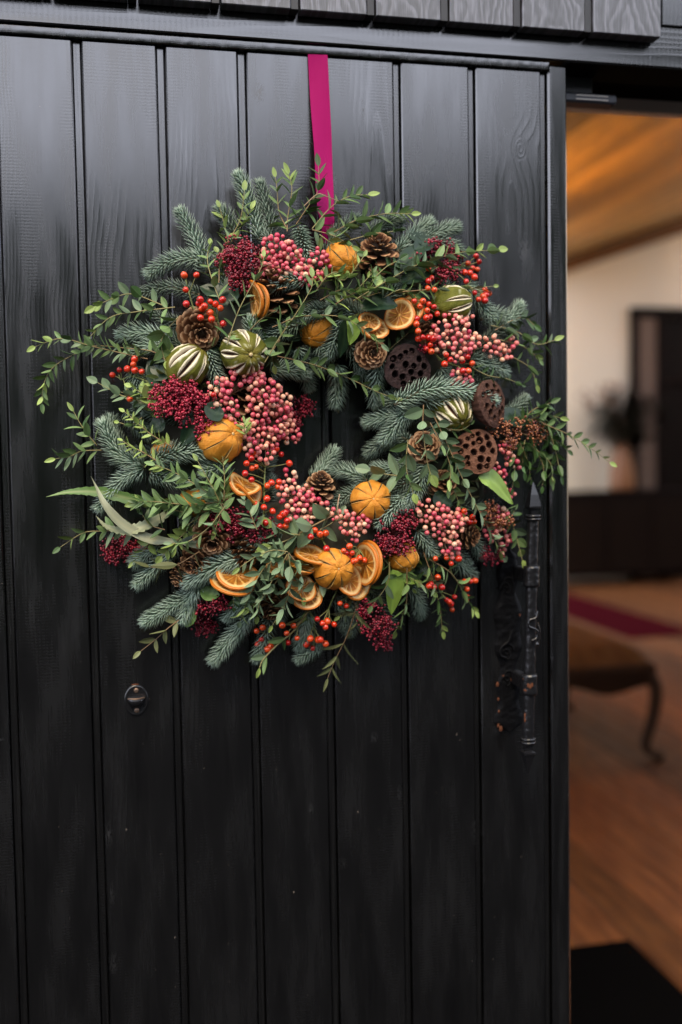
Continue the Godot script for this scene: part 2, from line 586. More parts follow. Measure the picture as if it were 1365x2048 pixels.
func door_and_frame() -> void:
	# ---- the door leaf
	var d := thing("barn_door", "black painted plank door leaf with an iron pull handle, behind the wreath", "door")
	var edges := [[-0.759, -0.655], [-0.641, -0.537], [-0.523, -0.419], [-0.405, -0.301], [-0.287, -0.183], [-0.169, -0.066], [-0.052, 0.0525], [0.066, 0.1705], [0.1845, 0.2885], [0.3025, 0.4085], [0.421, 0.529], [0.541, 0.648]]
	var strips := [3, 2, 6, 1, 4, 0, 1, 2, 3, 5, 6, 7]
	for k in edges.size():
		var e: Array = edges[k]
		board("door_board", d, Vector3(e[0], 0.02, -0.022), Vector3(e[1], 2.1050, rr(-0.0006, 0.0006)), strips[k], M.paint)
	var es := MB.new()   # its face falls away a little towards the opening
	es.box(Vector3(0.6605, 0.02, -0.045), Vector3(0.694, 2.1165, 0.0012), 0.003, Color.WHITE, Rect2(0.002, 0.04, 0.121, 0.95))
	for i in es.v.size():
		if es.v[i].z > -0.01:
			es.v[i].z -= (es.v[i].x - 0.6605) * 0.10
			es.n[i] = (es.n[i] + Vector3(0.10, 0, 0) * es.n[i].z).normalized()
	part("edge_stile", es.mesh(), M.paint, d)
	for k in edges.size():   # the tongue that shows in each gap
		var x0: float = edges[k][1]
		var x1: float = edges[k + 1][0] if k + 1 < edges.size() else 0.6605
		board("tongue", d, Vector3(x0 + 0.0010, 0.02, -0.020), Vector3(x1 - 0.0022, 2.1050, -0.0065), k % 8, M.paint, 0.001)
	var b := MB.new()
	b.box(Vector3(-0.77, 0.02, -0.045), Vector3(0.6585, 2.1192, -0.0225), 0.002)
	part("back_frame", b.mesh(), M.groove, d)
	# ragged top rail: saw-marked edge under the beam
	b = MB.new()
	var nz := FastNoiseLite.new()
	nz.frequency = 1.0
	var n := 240
	for i in n + 1:
		var x := lerpf(-0.77, 0.6604, float(i) / n)
		var low := 2.1056 + 0.0010 * nz.get_noise_1d(x * 30.0) + 0.0006 * nz.get_noise_1d(x * 140.0)
		var z := 0.0046 + 0.0005 * nz.get_noise_1d(x * 40.0 + 50.0) + 0.0002 * sin(x * 1400.0)
		var u := Vector2(fposmod(x * 1.7, 1.0), 0.3)
		b.vert(Vector3(x, low, -0.02), Vector3.BACK, Color.WHITE, u)
		b.vert(Vector3(x, low, z - 0.0015), Vector3.BACK, Color.WHITE, u)
		b.vert(Vector3(x, low + 0.0022, z), Vector3.BACK, Color.WHITE, u + Vector2(0, 0.002))
		b.vert(Vector3(x, 2.1172, z), Vector3.BACK, Color.WHITE, u + Vector2(0, 0.01))
		b.vert(Vector3(x, 2.1182, z - 0.0004), Vector3.BACK, Color.WHITE, u + Vector2(0, 0.012))
	for i in n:
		for j in 4:
			var a := i * 5 + j
			b.quad(a, a + 5, a + 6, a + 1)
	b.smooth()
	part("top_rail", b.mesh(), M.paint, d)
	pull_handle(d)
	oval_plate(d)
	# ---- frame and cladding
	var f := thing("door_frame", "black timber beam and frame over the barn door and the open doorway", "door frame")
	b = MB.new()
	b.box(Vector3(-1.2, 2.1205, -0.06), Vector3(2.3, 2.185, 0.0095), 0.002, Color.WHITE, Rect2(0.13, 0, 0.12, 1))
	# turn the grain so that it runs along the beam
	for i in b.uv.size():
		b.uv[i] = Vector2(fposmod(0.26 + (2.185 - b.v[i].y) * 1.1, 1.0), 0.05 + (b.v[i].x + 1.2) * 0.27)
	part("beam", b.mesh(), M.paint, f)
	b = MB.new()
	b.box(Vector3(0.66, 2.147, -0.20), Vector3(2.3, 2.40, -0.062), 0.002)
	b.box(Vector3(-1.2, 2.09, -0.20), Vector3(0.659, 2.40, -0.062), 0.002)
	part("lintel", b.mesh(), std(lin(0.005, 0.005, 0.005), 0.95, 0.1), f)
	b = MB.new()
	b.box(Vector3(0.66, 2.126, -0.225), Vector3(2.3, 2.40, -0.203), 0.002)
	part("lining", b.mesh(), std(lin(0.8, 0.68, 0.58), 0.7), f)
	b = MB.new()
	b.box(Vector3(0.697, 2.1188, -0.061), Vector3(1.949, 2.1203, 0.0080), 0.0005)
	part("soffit", b.mesh(), std(lin(0.005, 0.005, 0.005), 0.95, 0.1), f)
	b = MB.new()
	b.box(Vector3(1.95, 0, -0.22), Vector3(2.15, 2.1195, 0.01), 0.003)
	part("jamb", b.mesh(), M.groove, f)
	var arm := MB.new()
	arm.box(Vector3(0.69, 2.0765, -0.068), Vector3(0.801, 2.092, -0.040), 0.003)
	var ho := part("hold_open", arm.mesh(), std(lin(0.03, 0.032, 0.04), 0.4), f)
	for k in 2:
		arm = MB.new()
		arm.box(Vector3(0.727, 2.0802 + k * 0.0062, -0.0398), Vector3(0.784, 2.0823 + k * 0.0062, -0.0388), 0.0004)
		part("metal_strip", arm.mesh(), M.white, ho)
	arm = MB.new()
	arm.box(Vector3(0.70, 2.092, -0.064), Vector3(0.76, 2.1468, -0.046), 0.002)
	part("bracket", arm.mesh(), M.groove, ho)
	var c := thing("cladding", "weathered grey-black vertical wall boards above the door beam", "wall cladding")
	var cuts := [-1.044, -0.927, -0.81, -0.692, -0.575, -0.457, -0.339, -0.221, -0.097, 0.021, 0.138, 0.253, 0.367, 0.481, 0.597, 0.714]
	for k in cuts.size():
		var x0: float = cuts[k] + 0.008
		var x1: float = (cuts[k + 1] if k + 1 < cuts.size() else 0.843) - 0.007
		board("cladding_board", c, Vector3(x0, 2.156, 0.012), Vector3(x1, 3.6, 0.0345 + rr(-0.001, 0.001)), [3, 1, 2, 7, 5, 1, 3, 6, 0, 2, 6, 3, 1, 5, 7, 3][k], M.cladding, 0.0012, 0.55, 0.0)
	b = MB.new()
	b.box(Vector3(-1.2, 2.186, -0.2), Vector3(0.843, 3.6, 0.0115), 0.002)
	part("sheathing", b.mesh(), M.groove, c)
	for k in cuts.size():
		board("cover_strip", c, Vector3(cuts[k] - 0.0065, 2.1563, 0.012), Vector3(cuts[k] + 0.0055, 3.6, 0.0322), k % 8, M.groove, 0.001, 0.55, 0.0)
	for k in 12:
		var x0 := 0.852 + k * 0.118
		board("recessed_board", c, Vector3(x0, 2.1865, -0.05), Vector3(x0 + 0.108, 3.6, 0.0105), k % 8, M.paint, 0.0015, 1.7)
	# the rest of the front wall, beside the doorway
	for s in 2:
		var wall := thing("front_wall", ["black boarded wall left of the door", "black boarded wall right of the open doorway"][s], "wall")
		for k in 16:
			var x0 := -0.89 - k * 0.13 if s == 0 else 2.17 + k * 0.13
			board("wall_board", wall, Vector3(x0, 0, -0.2), Vector3(x0 + 0.118, 3.6 if s else 2.1195, 0.0), k % 8, M.paint)
		b = MB.new()
		b.box(Vector3(-6.0, 0, -0.3) if s == 0 else Vector3(2.16, 0, -0.3), Vector3(-0.78, 3.9, -0.205) if s == 0 else Vector3(12, 3.9, -0.205), 0.002)
		part("sheathing", b.mesh(), M.groove, wall)

func pull_handle(d: Node3D) -> void:
	var b := MB.new()
	var prof := []
	var nz := FastNoiseLite.new()
	nz.frequency = 1.0
	# hammered round bar, bent a little
	for i in 61:
		var y := lerpf(1.056, 1.406, i / 60.0)
		prof.append_array([0.0090 + 0.0008 * nz.get_noise_1d(y * 90.0) + 0.0004 * nz.get_noise_1d(y * 260.0), y])
	b.lathe(Vector3(0, 0, 0), prof, 14, Color.WHITE)
	for i in b.v.size():
		b.v[i] += b.n[i] * 0.0009 * nz.get_noise_3dv(b.v[i] * 120.0)
		b.v[i] += Vector3(0.595 + (b.v[i].y - 1.056) * 0.030, 0, 0.06)
	b.smooth()
	var h := part("pull_handle", b.mesh(), M.iron, d)
	b = MB.new()
	for y in [1.4085, 1.4035]:
		b.lathe(Vector3(0.6057, y, 0.06), [0.004, -0.0025, 0.0115, -0.002, 0.0125, 0.0, 0.0115, 0.002, 0.004, 0.0025], 16, Color.WHITE)
	for y in [1.0555, 1.061]:
		b.lathe(Vector3(0.5952, y, 0.06), [0.004, -0.0025, 0.0112, -0.002, 0.0122, 0.0, 0.0112, 0.002, 0.004, 0.0025], 16, Color.WHITE)
	part("ring", b.mesh(), M.iron_smooth, h)
	b = MB.new()
	b.lathe(Vector3(0.606, 1.411, 0.06), [0.0075, 0.0, 0.0075, 0.007, 0.0135, 0.010, 0.0135, 0.0125, 0.0085, 0.030, 0.0012, 0.049, 0.0, 0.0495], 4, Color.WHITE, PI / 4, true)
	part("spear_finial", b.mesh(), M.iron_smooth, h)
	b = MB.new()
	b.lathe(Vector3(0.5945, 1.053, 0.06), [0.0, -0.046, 0.0018, -0.0455, 0.0105, -0.020, 0.0135, -0.0155, 0.0135, -0.0125, 0.0078, -0.010, 0.0078, -0.0035, 0.0112, -0.002, 0.0112, 0.0], 4, Color.WHITE, PI / 4, true)
	part("spear_finial", b.mesh(), M.iron_smooth, h)
	for k in 2:   # collars where the bar is held off the plate
		var y: float = [1.315, 1.1465][k]
		var x: float = [0.6024, 0.5975][k]
		b = MB.new()
		b.lathe(Vector3(x, y, 0.06), [0.008, -0.0165, 0.0122, -0.016, 0.0125, -0.012, 0.0118, 0.0, 0.0125, 0.012, 0.0122, 0.016, 0.008, 0.0165], 18, Color.WHITE)
		b.box(Vector3(x - 0.008, y - 0.011, 0.004), Vector3(x + 0.008, y + 0.011, 0.056), 0.002)
		var col := part("collar", b.mesh(), M.iron, h)
		if k == 1:
			for q in 6:
				b = MB.new()
				var a := -1.3 + q * 0.26
				b.ball(Vector3(x + sin(a) * 0.0114, y + rr(-0.011, 0.011), 0.06 + cos(a) * 0.0114), frame(Vector3(sin(a), 0, cos(a))) * Basis().scaled(Vector3(rr(0.002, 0.0034), rr(0.003, 0.0055), 0.0009)), 6, 8, Color.WHITE)
				part("rust_patch", b.mesh(), M.rust, col)
	for q in 2:
		b = MB.new()
		b.ball(Vector3(0.5885, 1.098 - q * 0.006, 0.064), Basis().scaled(Vector3(0.0016, 0.005, 0.002)), 6, 8, Color.WHITE)
		part("rust_patch", b.mesh(), M.rust, h)
	# key and curl of iron beside the bar
	b = MB.new()
	b.tube(curve(mm([607, 1262, 73, 603, 1252, 74, 594, 1249, 73, 592, 1240, 73, 599, 1236, 75, 606, 1231, 74, 605, 1221, 73, 597, 1217, 73]), 26), 0.0022, 0.0019, 7, Color.WHITE)
	b.tube(curve(mm([614, 1240, 50, 619, 1226, 48, 617, 1208, 48, 611, 1205, 50]), 12), 0.003, 0.0035, 7, Color.WHITE)
	b.ball(Vector3(0.613, 1.206, 0.05), Basis().scaled(Vector3.ONE * 0.0052), 8, 10, Color.WHITE)
	part("latch_curl", b.mesh(), M.iron_smooth, h)
	# the ornate back plate: an outline with lobes, cut from plate and hammered
	b = MB.new()
	var rows := 110
	var x0 := 0.5865
	for i in rows + 1:
		var t := float(i) / rows
		var y := lerpf(1.058, 1.352, t)
		var hw := 0.0195 + 0.003 * sin(t * 31.0) * smoothstep(0.5, 0.42, absf(t - 0.5) * 0.98) + 0.0035 * sin(t * 12.0 + 1.0)
		hw *= smoothstep(-0.02, 0.05, t) * smoothstep(1.02, 0.95, t)
		for j in 9:
			var u := j / 4.0 - 1.0
			var z := 0.0058 - 0.0035 * pow(absf(u), 6.0) + 0.0016 * nz.get_noise_2d(u * 1.6 + 3.0, y * 70.0)
			if j == 0 or j == 8:
				z = 0.0006
			b.vert(Vector3(x0 + u * maxf(hw, 0.003), y, z), Vector3.BACK, Color.WHITE)
	for i in rows:
		for j in 8:
			var a := i * 9 + j
			b.quad(a, a + 1, a + 10, a + 9)
	b.smooth()
	var p := part("back_plate", b.mesh(), M.plate, d)
	b = MB.new()
	for y in [1.292, 1.185, 1.142]:
		for s in [-1.0, 1.0]:
			var c := PackedVector3Array()
			for i in 15:
				var a := i * 0.42
				var r := 0.013 * (1.0 - i / 17.0)
				c.append(Vector3(x0 - 0.004 + s * (0.001 + r * cos(a) * 0.8), y + s * 0.004 + r * sin(a) * 1.1, 0.0062))
			b.tube(c, 0.0019, 0.0011, 7, Color.WHITE)
	b.tube(curve(mm([590, 1222, 8, 584, 1206, 9, 572, 1196, 9, 570, 1184, 9, 580, 1178, 9]), 16), 0.0032, 0.0022, 7, Color.WHITE)
	part("scrollwork", b.mesh(), M.plate, p)
	for q in [[0.566, 1.136, 0.0045], [0.567, 1.112, 0.003], [0.5668, 1.069, 0.0036], [0.571, 1.064, 0.005], [0.576, 1.148, 0.003], [0.568, 1.092, 0.0026], [0.588, 1.142, 0.003], [0.605, 1.246, 0.0024]]:
		b = MB.new()
		b.ball(Vector3(q[0], q[1], 0.0058), Basis().scaled(Vector3(q[2] * 0.6, q[2], 0.0016)), 6, 8, Color.WHITE)
		part("rust_patch", b.mesh(), M.rust, p)

func oval_plate(d: Node3D) -> void:
	var b := MB.new()
	var o := Vector3(-0.001, 1.1475, 0.0006)
	var prof := [[1.0, 0.0], [1.0, 0.0018], [0.95, 0.0032], [0.86, 0.0036], [0.80, 0.0027], [0.5, 0.0028], [0.0, 0.003]]
	var segs := 48
	for r in prof:
		for j in segs:
			var a := TAU * j / segs
			b.vert(o + Vector3(cos(a) * 0.0178 * r[0], sin(a) * 0.0235 * r[0], r[1]), Vector3.BACK, Color.WHITE)
	for i in prof.size() - 1:
		for j in segs:
			var a := i * segs + j
			var e := i * segs + (j + 1) % segs
			b.quad(a, e, e + segs, a + segs)
	b.smooth()
	var p := part("oval_plate", b.mesh(), M.iron_smooth, d)
	p.set_meta("label", "small oval iron plate with two worn screws, low on the left of the door")
	for s in [1.0, -1.0]:
		b = MB.new()
		b.ball(o + Vector3(0.0005, s * 0.0150, 0.0028), Basis().scaled(Vector3(0.0038, 0.0038, 0.0016)), 6, 12, Color.WHITE)
		var sc := part("screw", b.mesh(), M.worn, p)
		b = MB.new()
		b.box(o + Vector3(-0.0026, s * 0.0150 - 0.0004, 0.0040), o + Vector3(0.0034, s * 0.0150 + 0.0004, 0.0046), 0.0001)
		part("screw_slot", b.mesh(), M.groove, sc)
	# hooked lip
	b = MB.new()
	for i in 13:
		var t := i / 12.0
		var a := PI * t
		var x := -cos(a) * 0.0125
		var s := sin(a)
		b.vert(o + Vector3(x, 0.0045, 0.003), Vector3.BACK, Color.WHITE)
		b.vert(o + Vector3(x, 0.0050 + 0.001 * s, 0.003 + 0.009 * s), Vector3.BACK, Color.WHITE)
		b.vert(o + Vector3(x, 0.0020 - 0.001 * s, 0.004 + 0.012 * s), Vector3.BACK, Color.WHITE)
		b.vert(o + Vector3(x * 0.92, -0.0030 - 0.004 * s, 0.003 + 0.010 * s), Vector3.BACK, Color.WHITE)
		b.vert(o + Vector3(x * 0.75, -0.0035 - 0.0065 * s, 0.003), Vector3.BACK, Color.WHITE)
	for i in 12:
		for j in 4:
			var a := i * 5 + j
			b.quad(a, a + 1, a + 6, a + 5)
	b.smooth()
	b.ix = flipped(b.ix)
	b.smooth()
	part("hooked_lip", b.mesh(), M.iron_smooth, p)
	b = MB.new()
	b.tube(curve(PackedVector3Array([o + Vector3(-0.0115, 0.0035, 0.006), o + Vector3(-0.006, 0.0045, 0.0125), o + Vector3(0.0005, 0.0045, 0.0145), o + Vector3(0.0065, 0.0048, 0.0125), o + Vector3(0.0115, 0.0042, 0.006)]), 14), 0.0014, 0.0014, 7, Color.WHITE)
	part("worn_edge", b.mesh(), M.worn, p)
	b = MB.new()
	b.ball(o + Vector3(-0.001, 0.0237, 0.0012), Basis().scaled(Vector3(0.006, 0.0012, 0.0014)), 6, 8, Color.WHITE)
	part("rust_patch", b.mesh(), M.rust, p)

func flipped(ix: PackedInt32Array) -> PackedInt32Array:
	var o := ix.duplicate()
	for i in range(0, o.size(), 3):
		o[i + 1] = ix[i + 2]
		o[i + 2] = ix[i + 1]
	return o

func ribbon() -> void:
	var b := MB.new()
	var path := curve(mm([291, 2119, 1.2, 291, 2105, 3.4, 292.5, 2040, 7, 294, 1960, 17, 292.5, 1880, 34, 292, 1850, 44, 292, 1815, 50]), 44)
	var n := path.size()
	for face in 2:
		var first := b.v.size()
		var fi := b.ix.size()
		for i in n:
			var t := float(i) / (n - 1)
			var T := (path[mini(i + 1, n - 1)] - path[maxi(i - 1, 0)]).normalized()
			var X := Vector3(1, 0, 0).rotated(Vector3.UP, 0.0 + 0.75 * smoothstep(0.25, 1.0, t))
			X = (X - T * X.dot(T)).normalized()
			var N := T.cross(X) * -1.0
			for j in 9:
				var u := j / 4.0 - 1.0
				var z := 0.0012 * sin(t * 13.0 + u * 1.4) * smoothstep(0.05, 0.3, t) + 0.0009 * sin(t * 31.0 - u * 2.0) * t - 0.0005 * u * u + (0.0003 if absf(u) > 0.9 else 0.0)
				b.vert(path[i] + X * u * 0.0149 + N * (z + (0.00025 if face == 0 else -0.00025)), N, Color.WHITE)
		for i in n - 1:
			for j in 8:
				var a := first + i * 9 + j
				if face == 0:
					b.quad(a, a + 9, a + 10, a + 1)
				else:
					b.quad(a, a + 1, a + 10, a + 9)
		b.smooth(first, fi)
	var o := part("ribbon", b.mesh(), M.ribbon, self)
	o.set_meta("label", "bright magenta satin ribbon hanging from the top of the door to the wreath")
	o.set_meta("category", "ribbon")

func interior() -> void:
	# floor of long planks
	var fl := structure("floor", "warm brown plank floor inside the doorway")
	for k in 66:
		var x0 := -0.9 + k * 0.17
		var b := MB.new()
		var cut := rr(-8.0, -2.5) if x0 > 2.9 else rr(-5.0, -2.5)
		var tone := rr(0.6, 1.25)
		for s in 2:
			b = MB.new()
			b.box(Vector3(x0, -0.05, (-9.5 if x0 > 2.9 else -5.5) if s == 0 else cut + 0.003), Vector3(x0 + 0.166, rr(-0.001, 0.001), cut if s == 0 else -0.02), 0.003, Color(0.26, 0.105, 0.034) * tone * rr(0.9, 1.1))
			part("floor_board", b.mesh(), floor_mat(), fl)
	# end wall
	var wl := structure("back_wall", "cream plastered end wall of the room")
	var pl := std(lin(0.88, 0.80, 0.66), 0.9, 0.3)
	var b := MB.new()
	b.box(Vector3(2.9, -0.05, -9.75), Vector3(12.0, 6.5, -9.5), 0.01)
	part("plaster", b.mesh(), pl, wl)
	var sw := structure("side_wall", "plastered side wall with tall openings")
	for q in [[-0.3, -2.0], [-5.5, -5.2]]:
		b = MB.new()
		b.box(Vector3(-1.0, -0.05, minf(q[0], q[1])), Vector3(-0.8, 3.0, maxf(q[0], q[1])), 0.01)
		part("pier", b.mesh(), pl, sw)
	# the room narrows at the back: a return wall, then a tall window beside the end wall
	b = MB.new()
	b.box(Vector3(-0.8, -0.05, -5.65), Vector3(3.1, 3.17, -5.5), 0.01)
	part("return_wall", b.mesh(), pl, sw)
	for q in [[0.0, 0.08, -9.5, -5.65], [3.05, 3.15, -9.5, -5.65]]:
		b = MB.new()
		b.box(Vector3(2.97, q[0], q[2]), Vector3(3.1, q[1], q[3]), 0.01)
		part("window_wall", b.mesh(), pl, sw)
	for k in 5:
		b = MB.new()
		b.box(Vector3(3.01, 0.08, -9.48 + k * 0.93), Vector3(3.06, 3.05, -9.43 + k * 0.93), 0.004)
		part("window_bar", b.mesh(), std(lin(0.03, 0.02, 0.015), 0.5), sw)
	b = MB.new()
	b.box(Vector3(12.0, -0.05, -9.75), Vector3(12.2, 6.5, -0.2), 0.01)
	part("right_side", b.mesh(), pl, sw)
	# boarded ceiling rising to the right, with roof lights low on the left slope
	var ce := structure("ceiling", "warm varnished boarded ceiling sloping up to the right")
	var dir := Vector2(1, 0.33).normalized()
	for k in 62:
		var s0 := k * 0.215
		var p := Vector2(-1.0, 1.857) + dir * s0
		var q := p + dir * 0.208
		var tone := rr(0.35, 1.25)
		var spans := [[-9.5, -0.3]]
		if q.x < 3.12:
			spans = [[-5.66, -0.3]]
		elif q.x < 4.75:   # roof light over the narrow bay
			spans = [[-9.5, -9.36], [1.3 - q.x / 0.463, -0.3]]
		elif q.x > 7.3 and q.x < 11.6:
			spans = [[-9.5, -9.3], [-2.0, -0.3]]
		for sp in spans:
			b = MB.new()
			var nn := Vector3(dir.y, -dir.x, 0) * 0.02
			var a0 := Vector3(p.x, p.y, sp[0])
			var a1 := Vector3(q.x, q.y, sp[0])
			var b0 := Vector3(p.x, p.y, sp[1])
			var b1 := Vector3(q.x, q.y, sp[1])
			var col := Color(0.60, 0.36, 0.085) * tone
			b.flat(a0 + nn, a1 + nn, b1 + nn, b0 + nn, col)
			b.flat(b0 - nn, b1 - nn, a1 - nn, a0 - nn, col)
			b.flat(b0 + nn, b1 + nn, b1 - nn, b0 - nn, col)
			b.flat(a1 + nn, a0 + nn, a0 - nn, a1 - nn, col)
			b.flat(b1 + nn, a1 + nn, a1 - nn, b1 - nn, col)
			b.flat(a0 + nn, b0 + nn, b0 - nn, a0 - nn, col)
			b.ix = wound(b)
			part("ceiling_board", b.mesh(), floor_mat(), ce)
	for k in 1:
		b = MB.new()
		var zz: float = [-9.42][k]
		var p0 := Vector3(-0.9, 1.857 + 0.033 - 0.09, zz)
		for q in 2:
			pass
		b.box(Vector3(4.3, -0.07, -0.06), Vector3(13.4, 0.09, 0.06), 0.006, Color(0.26, 0.13, 0.05))
		var o := part("rafter", b.mesh(), floor_mat(), ce)
		o.transform = Transform3D(Basis(Vector3.BACK, atan(0.33)), p0 - Vector3(0, 0.05, 0))
	floor_lamp("tall standing lamp with an upturned glass bowl, nearer the doorway", Vector3(1.55, 0, -3.6), 1.7)
	floor_lamp("tall standing lamp with an upturned glass bowl, nearer the end wall", Vector3(3.45, 0, -7.0), 0.45)
	furnish()

# a standing lamp behind the door leaf throws its light up the boards
func floor_lamp(label: String, at: Vector3, energy: float) -> void:
	var la := thing("floor_lamp", label, "floor lamp", at, "standing lamps in the room")
	var b := MB.new()
	b.lathe(Vector3.ZERO, [0.0, 0.0, 0.16, 0.0, 0.16, 0.02, 0.02, 0.035, 0.015, 1.85, 0.03, 1.87], 16, Color.WHITE)
	part("stand", b.mesh(), std(lin(0.03, 0.02, 0.015), 0.4), la)
	b = MB.new()
	b.lathe(Vector3.ZERO, [0.03, 1.87, 0.12, 1.90, 0.19, 1.99, 0.18, 1.99, 0.11, 1.915, 0.0, 1.90], 20, Color.WHITE)
	part("bowl", b.mesh(), std(lin(0.35, 0.25, 0.15), 0.5), la)
	b = MB.new()
	b.ball(Vector3(0, 1.975, 0), Basis().scaled(Vector3.ONE * 0.04), 10, 14, Color.WHITE)
	var glow := std(Color(1.0, 0.8, 0.55), 0.5)
	glow.emission_enabled = true
	glow.emission = Color(1.0, 0.62, 0.3)
	glow.emission_energy_multiplier = 3.0
	part("bulb", b.mesh(), glow, la)
	var om := OmniLight3D.new()
	om.name = "lamp_light"
	om.position = Vector3(0, 1.975, 0)
	om.light_color = Color(1.0, 0.76, 0.44)
	om.light_energy = energy
	om.light_size = 0.04
	om.omni_range = 14.0
	om.omni_attenuation = 2.0
	om.shadow_enabled = true
	la.add_child(om)

func floor_mat() -> StandardMaterial3D:
	if M.has("floorwood"):
		return M.floorwood
	var m := vcol(0.55, 0.4)
	m.albedo_texture = noise_tex(0.02, 4, 256, 31, Color(0.62, 0.55, 0.5), Color(1, 1, 1))
	m.uv1_triplanar = true
	m.uv1_scale = Vector3(5.0, 5.0, 0.6)
	M.floorwood = m
	return m

func mat_pile() -> StandardMaterial3D:
	var m := std(lin(0.003, 0.003, 0.0034), 1.0, 0.05)
	tri_bump(m, noise_tex(0.11, 3, 256, 77), 6.0, 0.5)
	return m

func furnish() -> void:
	var b := MB.new()
	# mat
	b.box(Vector3(0.35, 0.002, -1.245), Vector3(1.46, 0.014, -0.25), 0.004)
	var mat := part("doormat", b.mesh(), mat_pile(), self)
	mat.set_meta("label", "black doormat on the plank floor just inside the doorway")
	mat.set_meta("category", "doormat")
	# runner
	b = MB.new()
	b.box(Vector3(3.95, 0.002, -9.2), Vector3(4.62, 0.010, -5.9), 0.003)
	var run := part("runner", b.mesh(), std(lin(0.055, 0.005, 0.009), 1.0, 0.05), self)
	run.set_meta("label", "dark red carpet runner on the floor at the back of the room")
	run.set_meta("category", "carpet runner")
	# glazed door in the end wall
	var dk := std(lin(0.009, 0.005, 0.004), 0.6, 0.2)
	var fr := std(lin(0.17, 0.11, 0.08), 0.6)
	var gd := thing("glazed_door", "tall dark brown door with panes in the cream end wall", "door", Vector3(5.86, 0, -9.5))
	for q in [[0.0, 0.0, 0.10, 3.25], [0.10, 3.13, 2.2, 3.25], [0.34, 0.0, 0.46, 3.13], [0.46, 2.36, 2.2, 2.46], [0.46, 0.0, 2.2, 0.3], [1.1, 0.3, 1.22, 3.13]]:
		b = MB.new()
		b.box(Vector3(q[0], q[1], 0.004), Vector3(q[2], q[3], 0.07), 0.006)
		part("rail", b.mesh(), dk, gd)
	b = MB.new()
	b.box(Vector3(0.10, 0.0, 0.003), Vector3(0.338, 3.125, 0.045), 0.004)
	part("stile_panel", b.mesh(), fr, gd)
	for q in [[0.462, 2.462, 1.098, 3.128], [0.462, 0.302, 1.098, 2.358], [1.222, 0.302, 2.2, 2.358], [1.222, 2.462, 2.2, 3.128]]:
		b = MB.new()
		b.box(Vector3(q[0], q[1], 0.003), Vector3(q[2], q[3], 0.02), 0.002)
		part("pane", b.mesh(), std(lin(0.008, 0.005, 0.004), 0.5, 0.2), gd)
	# sideboard
	var sb := thing("sideboard", "dark wooden sideboard against the end wall, under the vase", "sideboard", Vector3(5.4, 0, -9.2))
	b = MB.new()
	b.box(Vector3(-0.75, 1.03, -0.27), Vector3(1.05, 1.085, 0.27), 0.008)
	part("top", b.mesh(), dk, sb)
	b = MB.new()
	b.box(Vector3(-0.7, 0.12, -0.25), Vector3(1.0, 1.029, 0.25), 0.008)
	part("carcass", b.mesh(), dk, sb)
	for k in 3:
		b = MB.new()
		b.box(Vector3(-0.66 + k * 0.56, 0.16, 0.251), Vector3(-0.14 + k * 0.56, 0.98, 0.268), 0.006)
		var dr := part("cupboard_door", b.mesh(), std(lin(0.011, 0.006, 0.004), 0.6, 0.2), sb)
		b = MB.new()
		b.ball(Vector3(-0.2 + k * 0.56, 0.6, 0.28), Basis().scaled(Vector3.ONE * 0.015), 6, 8, Color.WHITE)
		part("knob", b.mesh(), dk, dr)
	for k in 4:
		b = MB.new()
		var x: float = [-0.66, 0.96, -0.66, 0.96][k]
		var z: float = [-0.2, -0.2, 0.2, 0.2][k]
		b.lathe(Vector3(x, 0, z), [0.02, 0.0, 0.03, 0.06, 0.035, 0.12], 10, Color.WHITE)
		part("leg", b.mesh(), dk, sb)
	# vase of foliage
	var va := thing("vase", "amber brown vase on the dark sideboard, holding dark foliage", "vase", Vector3(5.58, 1.0865, -9.15))
	b = MB.new()
	b.lathe(Vector3.ZERO, [0.0, 0.0, 0.145, 0.002, 0.15, 0.05, 0.14, 0.2, 0.115, 0.36, 0.085, 0.48, 0.075, 0.52, 0.085, 0.56, 0.075, 0.56, 0.06, 0.5], 24, Color.WHITE)
	part("body", b.mesh(), std(lin(0.26, 0.11, 0.045), 0.4), va)
	var bq := thing("bouquet", "dark green foliage arrangement with dried stems in the amber vase", "flower arrangement", Vector3(5.58, 1.60, -9.15))
	b = MB.new()
	for k in 46:
		var e := Vector3(rr(-0.46, 0.5), rr(0.12, 0.5), rr(-0.3, 0.3))
		b.tube(curve(PackedVector3Array([Vector3(0, 0, 0), e * 0.5 + Vector3(0, 0.1, 0), e]), 6), 0.006, 0.003, 4, Color(0.05, 0.05, 0.025))
	for k in 7:
		var e := Vector3(rr(-0.52, 0.1), rr(0.45, 0.72), rr(-0.2, 0.2))
		b.tube(curve(PackedVector3Array([Vector3.ZERO, e * 0.5, e]), 6), 0.006, 0.003, 4, Color(0.2, 0.12, 0.08))
	part("stems", b.mesh(), M.stem, bq, true)
	b = MB.new()
	for k in 420:
		var u := Vector3(rng.randfn(0, 0.5), rng.randfn(0, 0.45), rng.randfn(0, 0.4)).limit_length(1.0)
		var at := Vector3(0.02, 0.30, 0) + Vector3(u.x * 0.40, u.y * 0.26, u.z * 0.30)
		var dr := (u + Vector3(rr(-1, 1), rr(-0.4, 1), rr(-1, 1)) * 0.7).normalized()
		var fb := frame(dr)
		add_mesh(b, leaf_mesh(0, [0, 2, 4][k % 3], 2), Transform3D(Basis(fb.x, fb.z, fb.y) .scaled(Vector3.ONE * rr(0.09, 0.15)), at))
	part("leaves", b.mesh(), M.leaf, bq, true)
	b = MB.new()
	for k in 40:
		var at := Vector3(rr(-0.5, 0.05), rr(0.45, 0.72), rr(-0.2, 0.2))
		b.ball(at, Basis().scaled(Vector3(0.02, 0.035, 0.02)), 5, 6, Color(0.30, 0.19, 0.13))
	part("dried_heads", b.mesh(), M.stem, bq, true)
